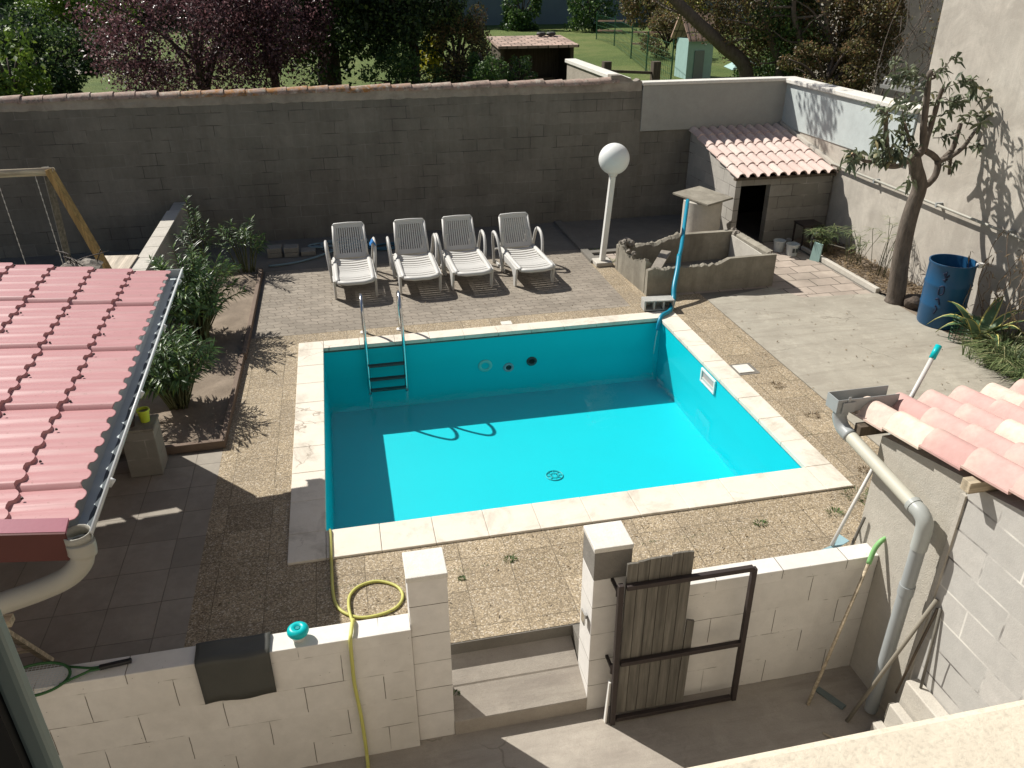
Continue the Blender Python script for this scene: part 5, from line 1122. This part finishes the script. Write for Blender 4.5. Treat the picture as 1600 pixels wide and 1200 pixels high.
# telescopic pole with leaf net
np_ = thing('pool_net', (3.4, 4.4, 0), 'long white telescopic pole with turquoise grip and a flat net resting on the right wall', 'pool net')
PA = Vector((3.06, 4.06, .70)); PB = aty(1467, 540, 4.62)
PA = aty(1299, 852, 4.06)
dv = (PB-PA)
mb = MB(); mb.tube([PA, PA+dv*.50], .013, 10); build('lower_tube', mb, M['white_plastic'], np_, smooth=True)
mb = MB(); mb.tube([PA+dv*.465, PA+dv*.535], .020, 10); build('turquoise_joint', mb, M['teal'], np_, smooth=True)
mb = MB(); mb.tube([PA+dv*.53, PA+dv*.95], .017, 10); build('upper_tube', mb, M['white_plastic'], np_, smooth=True)
mb = MB(); mb.tube([PA+dv*.935, PA+dv], .024, 10); build('grip', mb, M['teal'], np_, smooth=True)
mb = MB(); c0 = PA; q = [c0, c0+Vector((-.16, -.03, -.02)), c0+Vector((-.22, -.06, -.03)), c0+Vector((-.02, -.05, -.01)), c0+Vector((.16, .02, .0)), c0+Vector((.14, .12, -.01)), c0+Vector((.05, .04, .0))]
mb.add(q, [(0, 1, 2, 3), (0, 3, 4, 5, 6)]); ob = build('net_frame', mb, M['bluelid'], np_); ob.modifiers.new('s', 'SOLIDIFY').thickness = .008

# ------------------------------------------------------------------ weeds between slabs
random.seed(71)
wd_lab = ['green weed tuft in the slab joint nearest the right wall', 'small green weed between the two gate piers and the pool', 'tiny weed beside the left gate pier', 'bushy grey weed at the front right corner of the coping', 'low green weed by the shed corner', 'dry brown weed beyond the skimmer lid', 'dry weed in the joint right of the pool', 'leafy weed on the right of the lamp base', 'weed on the step tread by the left pier', 'weedy patch on the right aggregate slabs', 'leafy weed on the left of the lamp base']
for k, (px, py, s, mt, z) in enumerate(((1188, 818, .055, 'green', 0), (797, 874, .05, 'green', 0), (722, 904, .03, 'green', 0), (1340, 775, .13, 'oleander', 0), (1303, 802, .07, 'green', 0), (1213, 603, .09, 'dry', 0), (1270, 650, .07, 'dry', 0), (955, 408, .11, 'bright', 0), (712, 1084, .03, 'green', -.18), (1350, 735, .06, 'dry', 0), (930, 392, .08, 'bright', 0))):
    p = atz(px, py, z); lf = MB()
    for i in range(70):
        a = rnd(0, 6.28); r = s*math.sqrt(rnd(0, 1)); lf.leaf(p+Vector((r*math.cos(a), r*math.sin(a)*.7, 0)), (math.cos(a), math.sin(a), rnd(.3, 2)), (0, 0, 1), s*rnd(.3, .8), .008, .2)
    tag(build('weed', lf, M[mt]), wd_lab[k], 'weed')
lf = MB()
for k in range(500):                                       # bits of weed in joints
    if k % 2: x = rnd(4.5, 5.2); y = rnd(5.0, 9.5); x = round((x-.275)/.395)*.395+.275 if k % 4 == 1 else x; y = y if k % 4 == 1 else round((y+.315)/.395)*.395-.315
    else: x = rnd(-1.4, 3.4); y = 5.09-.01+rnd(-.01, .01)
    lf.leaf((x+rnd(-.01, .01), y, .0), (rnd(-1, 1), rnd(-1, 1), rnd(.2, 1)), (0, 0, 1), rnd(.01, .03), .005, .2)
tag(build('joint_weeds', lf, M['grassleaf']), 'scattered tiny weeds growing in the slab joints', 'weeds', kind='stuff')

random.seed(91); lf = MB()
for k in range(420):
    if k % 3 == 0: x, y = rnd(-1.3, 3.9), rnd(10.3, 12.6)
    elif k % 3 == 1: x, y = rnd(4.6, 7.7), rnd(4.6, 10.4)
    else: x, y = rnd(-1.4, 5.1), rnd(4.35, 5.4)
    lf.leaf((x, y, .013), (rnd(-1, 1), rnd(-1, 1), rnd(0, .25)), (0, 0, 1), rnd(.02, .055), rnd(.008, .018), .05)
tag(build('blown_leaves', lf, M['dry']), 'small dry leaves and bits blown across the terrace', 'leaf litter', kind='stuff')

# ------------------------------------------------------------------ garden beyond the wall
G = 1.0
def crown_mb(c, rx, ry, rz_, n, leaf, seed, clumps=26, fill=.75):
    random.seed(seed); lf = MB(); c = Vector(c); cl = []
    for k in range(clumps):
        d = rdir(); rr_ = rnd(.35, 1)**.6; cl.append((Vector((d.x*rx*rr_, d.y*ry*rr_, d.z*rz_*rr_)), rnd(.22, .42)))
    for i in range(int(n*1.35)):
        cc_, cr_ = random.choice(cl); d = rdir()*rnd(.3, 1)**.5*cr_; p = c+cc_+Vector((d.x*rx, d.y*ry, d.z*rz_))
        if p.z < G+.05: continue
        q_ = leaf*rnd(.9, 2.0); lf.leaf(p, rdir(), rdir(), q_, q_*rnd(.5, .75), .15)
    return lf
def gtree(name, x, y, h, rx, ry, rz_, n, leaf, mat, label, seed, trunk=True, cat='tree', group='shrubs and trees in the garden beyond', cz=None, bark='bark_dark', lean=(0, 0), clumps=26, tr=.14):
    t_ = thing(name, (x, y, G), label, cat, group); c = (x+lean[0], y+lean[1], cz if cz else G+h)
    build('crown', crown_mb(c, rx, ry, rz_, n, leaf, seed, clumps), M[mat], t_)
    random.seed(seed+1); mb = MB()
    if trunk: mb.tube(smooth_path([(x, y, G-.1), (x+lean[0]*.4+rnd(-.1, .1), y, G+h*.5), c], 5), [tr*(1-.05*k) for k in range(11)], 8)
    for k in range(9):
        d = rdir(); b0 = Vector((x, y, G)).lerp(Vector(c), rnd(.3, .9)); e = Vector(c)+Vector((d.x*rx, d.y*ry, abs(d.z)*rz_*.9)); mb.tube(smooth_path([b0, b0.lerp(e, .5)+Vector((0, 0, .2)), e], 3), [tr*.35*(1-.12*q_) for q_ in range(7)], 5)
    build('trunk', mb, M[bark], t_, smooth=True); return t_
def gx(px, Y, py=100): return aty(px, py, Y).x
# purple plum (big), its trunk rises from the lawn right behind the wall
gtree('plum_tree', gx(315, 20.5), 20.5, 1.9, 2.25, 2.0, 1.75, 22000, .05, 'plum', 'large purple leaved plum tree just behind the long wall', 101, cz=3.3, clumps=70)
gtree('plum_tree', gx(420, 21.5), 21.5, 1.9, 1.4, 1.4, 1.75, 9000, .05, 'plum', 'dark right hand part of the plum pair, against the conifer trunk', 102, cz=3.4, clumps=30)
gtree('conifer_tree', gx(510, 24), 24.0, 3.2, 2.2, 1.8, 2.3, 14000, .09, 'dkgreen', 'dark conifer with thick trunk right of the purple plum', 103, tr=.36, cz=4.0, clumps=60)
gtree('evergreen_tree', gx(645, 23), 23.0, 2.6, 1.45, 1.4, 1.75, 12000, .07, 'dkgreen', 'dark evergreen tree above the yellow flowers', 104, cz=3.5, clumps=50)
gtree('leafy_bush', gx(625, 21.5), 21.5, .9, .95, .8, .85, 5000, .05, 'green', 'loose green bush under the dark evergreen', 105, trunk=False, cat='bush', cz=1.7)
gtree('yellow_bush', gx(678, 25), 25.0, .9, .5, .5, .7, 1300, .07, 'yellow', 'yellow flowering bush glimpsed between the dark trees', 106, trunk=False, cat='bush', cz=2.0)
gtree('dark_shrub', gx(715, 22.5), 22.5, 1.2, .85, .8, 1.25, 8000, .045, 'bronze', 'brownish shrub left of the garden shed', 107, trunk=False, cat='bush', cz=2.4)
gtree('leafy_bush', gx(758, 20.5), 20.5, 1.0, .62, .7, .72, 5500, .042, 'green', 'rounded green bush in front of the garden shed', 108, trunk=False, cat='bush', cz=1.95)
gtree('leafy_bush', gx(812, 21), 21.0, .9, .40, .5, .5, 1300, .042, 'green', 'small green bush overlapping the shed front', 109, trunk=False, cat='bush', cz=1.9)
gtree('fig_bush', gx(8, 18), 18.0, 1.2, .62, .7, 1.0, 2600, .075, 'bright', 'bright leafy bush at the left edge of the garden', 110, trunk=False, cat='bush', cz=2.35)
gtree('hedge_tree', gx(58, 25), 25.0, 1.8, 1.45, 1.2, 1.3, 9000, .07, 'dkgreen', 'dark hedge at the far left of the lawn', 111, trunk=False, cat='hedge', cz=2.15, clumps=40)
gtree('hedge_tree', gx(140, 38), 38.0, 1.8, 2.4, 1.5, 1.6, 9000, .09, 'bright', 'lighter green hedge catching the sun at the far left', 112, trunk=False, cat='hedge', cz=2.6, clumps=40)
gtree('round_bush', gx(815, 52), 52.0, 1.4, 1.4, 1.2, 1.5, 3500, .13, 'green', 'round green bush against the far grey wall', 113, trunk=False, cat='bush', cz=2.0)
gtree('round_bush', gx(915, 50), 50.0, 1.4, 1.6, 1.2, 1.7, 2200, .13, 'green', 'airy bush right of the round one by the far wall', 114, trunk=False, cat='bush', cz=2.4)
gtree('yellow_bush', gx(1065, 42), 42.0, 1.2, 1.0, .9, 1.1, 2200, .11, 'yellow', 'yellow green bush left of the teal playhouse', 115, trunk=False, cat='bush', cz=2.2)
gtree('bronze_shrub', gx(1040, 34), 34.0, 1.2, 1.3, 1.0, 1.0, 5200, .06, 'bronze', 'reddish shrub behind the wire fence', 116, trunk=False, cat='bush', cz=2.0)
gtree('bronze_shrub', gx(1010, 46), 46.0, 1.5, 1.8, 1.2, 1.6, 3000, .11, 'bronze', 'brown shrub at the far end of the wire fence', 117, trunk=False, cat='bush', cz=2.6)
def bronze_tree(pts, r0, r1, Y, label, seed, crown=None, mat='bronze'):
    P_ = [aty(x, y, Y+dy) for x, y, dy in pts]; base = P_[0].copy(); base.z = G-.1; P_ = [base]+P_[1:]
    t_ = thing('garden_tree', (base.x, base.y, G), label, 'tree', 'trees behind the rendered corner wall')
    sp2 = smooth_path(P_, 5); mb = MB(); mb.tube(sp2, [r0+(r1-r0)*k/(len(sp2)-1) for k in range(len(sp2))], 9)
    random.seed(seed)
    for k in range(10):
        b0 = sp2[int(rnd(.3, .95)*(len(sp2)-1))]; d = rdir(); d.z = abs(d.z)*.7; e = b0+d*rnd(.7, 1.6); mb.tube(smooth_path([b0, b0.lerp(e, .5)+Vector((0, 0, rnd(-.1, .2))), e], 3), [.035*(1-.12*q_) for q_ in range(7)], 5)
    build('trunk', mb, M['bark'], t_, smooth=True)
    if seed == 201: build('shadow_crown', crown_mb((5.75, 16.5, 6.45), .42, .5, .7, 420, .06, 300, 20), M[mat], t_); ob_ = MB(); ob_.tube(smooth_path([sp2[-1], (6.6, 17.2, 6.6), (5.7, 16.5, 6.9)], 5), .05, 6); build('shadow_limb', ob_, M['bark'], t_)  # crown and limb out of view, added to cast leaf shadows on the side wall
    if crown: c, a, n = crown; build('crown', crown_mb(c, a[0], a[1], a[2], n, .048, seed, 40), M[mat], t_)
t0 = aty(1120, 10, 20); t1 = aty(1200, 10, 19.5); t2 = aty(1260, 20, 19); t3 = aty(1350, 40, 18.6)
bronze_tree([(1170, 130, 0), (1165, 108, 0), (1130, 72, 0), (1085, 30, 0), (1045, -10, 0), (1000, -60, 0)], .20, .10, 20, 'thick leaning trunk behind the rendered corner wall', 201, ((t0.x+.4, 20.8, 4.3), (2.0, 1.2, 1.5), 7000))
bronze_tree([(1222, 130, 0), (1218, 108, 0), (1203, 60, 0), (1192, 20, 0), (1180, -40, 0)], .11, .06, 19.5, 'slimmer upright trunk right of the leaning one', 202, ((t1.x+.1, 20.0, 3.6), (1.1, 1.0, 1.6), 6500))
bronze_tree([(1270, 130, 0), (1262, 100, 0), (1250, 60, 0), (1240, 20, 0), (1245, -30, 0)], .09, .05, 19, 'thin trunk among green leaves above the painted wall', 203, ((t2.x, 19.6, 3.0), (1.0, .9, 1.3), 7000), 'green')
bronze_tree([(1302, 135, 0), (1300, 90, 0), (1292, 40, 0), (1290, -20, 0)], .08, .05, 18.6, 'pale bare stem beside the bronze thicket', 204, ((t3.x-.6, 19.1, 3.3), (1.1, 1.0, 1.5), 9000))
gtree('bronze_thicket', t3.x-.1, 18.3, 1.0, .75, .8, 1.45, 11000, .045, 'bronze', 'dense bronze thicket against the rear beige building', 205, trunk=False, cat='bush', cz=2.9, clumps=40)
gtree('green_thicket', gx(1225, 21), 21.5, 1.0, 1.5, .9, .9, 7000, .05, 'green', 'green undergrowth between the slim trunks', 206, trunk=False, cat='bush', cz=1.8)
gtree('bronze_thicket', gx(1290, 18), 17.8, 1.0, 1.2, .7, .7, 7000, .042, 'bronze', 'low brown undergrowth just over the painted wall', 207, trunk=False, cat='bush', cz=2.2)
gtree('far_trees', gx(1130, 60), 60.0, 4, 9, 3, 4.5, 9000, .3, 'dkgreen', 'dark far trees behind the teal playhouse', 208, trunk=False, cz=4.5, clumps=60)
gtree('far_trees', gx(620, 60), 60.0, 4, 9, 3, 4.5, 9000, .3, 'dkgreen', 'dark far trees behind the evergreens', 209, trunk=False, cz=5.5, clumps=60)
gtree('far_trees', gx(150, 62), 62.0, 4, 13, 3, 4.0, 9000, .3, 'green', 'far trees closing the left of the garden', 210, trunk=False, cz=4.5, clumps=60)
bb = thing('bare_shrub', (gx(1400, 16.5), 16.5, G), 'bare branched shrub reaching over the wall by the ladder', 'shrub'); random.seed(77); mb = MB(); base = Vector((gx(1375, 16.5), 16.5, 1.0))
for k in range(9):
    e = base+Vector((rnd(.2, 2.0), rnd(-.8, .8), rnd(1.6, 3.6))); mb.tube(smooth_path([base+Vector((rnd(-.3, .3), rnd(-.3, .3), 0)), base.lerp(e, .5)+Vector((rnd(-.2, .2), 0, rnd(-.1, .3))), e], 4), [.014*(1-.08*q_) for q_ in range(9)], 5)
    for z_ in range(4): b2 = base.lerp(e, rnd(.4, .9)); mb.tube(smooth_path([b2, b2+Vector((rnd(-.2, .3), rnd(-.2, .2), .25)), b2+Vector((rnd(-.3, .7), rnd(-.3, .3), rnd(.4, .8)))], 3), [.007]*6+[.004], 4)
build('branches', mb, M['bark'], bb); lf = MB()
for k in range(500): lf.leaf(base+Vector((rnd(.6, 2.1), rnd(-.8, .8), rnd(1.6, 3.7))), rdir(), rdir(), .08, .03)
build('leaves', lf, M['bronze'], bb)

gs = thing('garden_shed', (gx(870, 24.5), 24.5, G), 'low open fronted garden shed with pinkish tile roof beyond the wall', 'shed')
sx0, sx1 = gx(782, 24), gx(897, 24); SF, SB = aty(850, 70, 24).z, aty(850, 55, 25.6).z
mb = MB(); mb.box(sx0, sx0+.1, 24, 25.4, G, SF-.04); mb.box(sx1-.12, sx1-.02, 24, 25.4, G, SF-.04); mb.box(sx0+.1, sx1-.12, 25.3, 25.4, G, SF-.04); build('timber_walls', mb, M['wood_dark'], gs)
mb = MB(); mb.box(sx0+.1, sx1-.12, 24.01, 24.05, G, 1.25); mb.box(sx0+.6, sx1-.5, 24.4, 24.9, G, 1.5); build('inner_shelf', mb, M['wood_dark'], gs)
mb = MB(); mb.add([(sx0-.1, 23.8, SF), (sx1+.08, 23.8, SF), (sx1+.0, 25.6, SB), (sx0-.1, 25.6, SB), (sx0-.1, 23.8, SF-.07), (sx1+.08, 23.8, SF-.07), (sx1, 25.6, SB-.07), (sx0-.1, 25.6, SB-.07)], [(0, 1, 2, 3), (7, 6, 5, 4), (0, 4, 5, 1), (1, 5, 6, 2), (2, 6, 7, 3), (3, 7, 4, 0)])
build('tile_roof', mb, slabs('far roof tiles', (.50, .36, .29), .3, .22, 0, 0, .02, .5, .3), gs)
for k, px in enumerate((845, 860)):
    p = Vector((gx(px, 25.4), 25.4, SB+.0)); t_ = thing('old_tyre', p, ('left' if k == 0 else 'right')+' one of two dark tyres lying on the garden shed roof', 'tyre', 'tyres on the garden shed')
    mb = MB(); mb.lathe([(.10+.05*math.cos(a), .055+.05*math.sin(a)) for a in [q_*math.pi/5 for q_ in range(11)]], p, 16); build('tyre_ring', mb, M['rubber'], t_, smooth=True)
# teal playhouse
ph = thing('garden_playhouse', (gx(1090, 27), 27, G), 'pale teal wooden playhouse with little tiled roof behind the leaning trunk', 'playhouse')
px0, px1 = gx(1073, 27), gx(1112, 27)
mb = MB(); mb.box(px0, px1, 27, 28, G, 2.25); build('walls', mb, M['teal_wood'], ph)
mb = MB(); mb.prism([(px0-.08, 26.8, 2.2), (px1+.2, 26.8, 2.2), (px1+.15, 27.5, 3.0), (px0-.15, 27.5, 3.0)], (0, .03, .06)); mb.prism([(px0-.15, 28.2, 2.2), (px1+.15, 28.2, 2.2), (px1+.15, 27.56, 3.0), (px0-.15, 27.56, 3.0)], (0, .03, .06)); build('tile_roof', mb, slabs('playhouse tiles', (.5, .33, .25), .2, .5, 0, 0, .02), ph)
mb = MB(); mb.box(px0+.25, px0+.6, 26.97, 26.995, G, 1.9); build('door', mb, M['farwall'], ph)
mb = MB(); p = aty(1155, 104, 22); mb.add([p+Vector((-.35, -.3, -.05)), p+Vector((.35, -.3, .1)), p+Vector((.45, .3, .2)), p+Vector((-.3, .35, -.02)), p+Vector((0, 0, .22))], [(0, 1, 4), (1, 2, 4), (2, 3, 4), (3, 0, 4)])
o = build('tarpaulin', mb, M['teal_wood']); tag(o, 'crumpled pale teal sheet at the foot of the leaning trunk', 'tarpaulin'); o.modifiers.new('s', 'SOLIDIFY').thickness = .02
# wire fence
fc = thing('wire_fence', (gx(980, 36), 36, G), 'green wire fence with thin posts crossing the lawn', 'fence'); fp = [(930, 44), (958, 40), (985, 34), (1010, 29.5), (1050, 26)]
pts = [Vector((gx(px, Y), Y, G)) for px, Y in fp]
for p in pts: mb = MB(); mb.tube([p, p+Vector((0, 0, 1.35))], .03, 6); build('post', mb, M['fence_green'], fc)
mb = MB()
for a, b in zip(pts[:-1], pts[1:]):
    n_ = 14
    for k in range(n_): q_ = a.lerp(b, k/n_); mb.bar(q_, q_+Vector((0, 0, 1.2)), .008)
    for z in (.1, .3, .5, .7, .9, 1.2): mb.bar(a+Vector((0, 0, z)), b+Vector((0, 0, z)), .008)
build('mesh', mb, M['fence_green'], fc)
mb = MB()
for a, Y in ((932, 43), (985, 35)):
    q_ = Vector((gx(a, Y), Y, G)); mb.bar(q_+Vector((0, 0, .5)), q_+Vector((.9, -1.2, .55)), .07); mb.bar(q_+Vector((0, 0, .95)), q_+Vector((.9, -1.2, 1.0)), .07)
build('pink_rail', mb, plain('pinkish rails', (.5, .30, .24)), fc)
pr_ = thing('post_and_rail', (gx(985, 19), 19, G), 'short dark wooden posts with a low rail right behind the wall', 'fence')
for px in (948, 1025): p = Vector((gx(px, 19), 19, G)); mb = MB(); mb.box(p.x-.09, p.x+.09, 18.9, 19.1, G, aty(px, 96, 19).z); build('post', mb, M['wood_dark'], pr_)
mb = MB(); mb.bar((gx(948, 19), 19, aty(948, 111, 19).z), (gx(1025, 19), 19, aty(1025, 114, 19).z), .06); build('rail', mb, M['wood_dark'], pr_)
fw_ = thing('far_garden_wall', (gx(920, 62), 62, G), 'long grey wall closing the far end of the lawn', 'wall')
mb = MB(); mb.box(gx(700, 57), gx(1400, 57), 57, 57.3, G, 7.5); build('wall_body', mb, M['farwall'], fw_)
for k in range(9): x = gx(700, 57)+2+k*4; mb = MB(); mb.box(x, x+.25, 56.9, 56.99, G, 7.4); build('pilaster', mb, M['farwall'], fw_)
fh = thing('far_house', (gx(200, 70), 70, G), 'pale far house glimpsed above the trees on the left', 'house')
mb = MB(); mb.box(gx(-200, 66), gx(560, 66), 66, 76, G, 11); build('wall', mb, M['house'], fh)
mb = MB()
for k in range(6): x = gx(0, 66)+k*5; mb.box(x, x+1.1, 65.95, 65.99, 4, 5.6)
build('window', mb, M['rung'], fh)
mb = MB(); mb.box(gx(-200, 66)-.5, gx(560, 66)+.5, 65.5, 76.5, 11, 11.4); build('roof', mb, M['clay_hut'], fh)
fp_ = MB(); fp_.add([(gx(60, 30, 130), 27, G+.01), (gx(95, 30, 130), 27, G+.01), (gx(210, 45), 45, G+.01), (gx(165, 45), 45, G+.01)], [(0, 1, 2, 3)]); struct('garden_path', fp_, M['conc'])
ld = thing('lying_ladder', (gx(1410, 15.8), 15.8, 2.2), 'aluminium ladder lying behind the side wall next to the house', 'ladder')
a0, a1 = Vector((8.95, 13.6, 2.62)), Vector((9.1, 11.6, 2.62)); a0 = aty(1382, 122, 13.2); a1 = aty(1442, 134, 12.3); b0 = aty(1376, 134, 12.9); b1 = aty(1425, 143, 12.0)
mb = MB(); mb.bar(a0, a1, .03, .06); mb.bar(b0, b1, .03, .06); build('rails', mb, M['alu'], ld)
for k in range(8): t = (k+.5)/8; mb = MB(); mb.bar(a0.lerp(a1, t), b0.lerp(b1, t), .025); build('rung', mb, M['alu'], ld)

# ------------------------------------------------------------------ the house the photograph is taken from: facade with an open window
ho = thing('own_house', (0, .3, LC), 'cream window sill and facade of the house in the foreground, bottom edge', 'house')
mb = MB(); y0, y1 = .14, .42
mb.box(-6, 3.49, y0, y1, LC, 3.55); mb.box(-6, -.42, y0, y1, 3.551, 5.6); mb.box(.95, 8.5, y0, y1, 3.551, 5.6); mb.box(-6, 8.5, y0, y1, 5.601, 7); build('facade', mb, M['house'], ho)
mb = MB(); mb.box(-.24, 1.0, .14, .505, 3.56, 3.66); build('window_sill', mb, M['sill'], ho, bevel=.012)
mb = MB(); mb.box(-.2845, -.268, .485, .50, 3.50, 5.2); build('window_frame', mb, M['window_frame'], ho, bevel=.004)
mb = MB(); mb.box(-.42, -.285, .478, .498, 3.50, 5.2); build('room_shade_panel', mb, M['dark'], ho)  # black panel stands in for the unlit room beside the frame
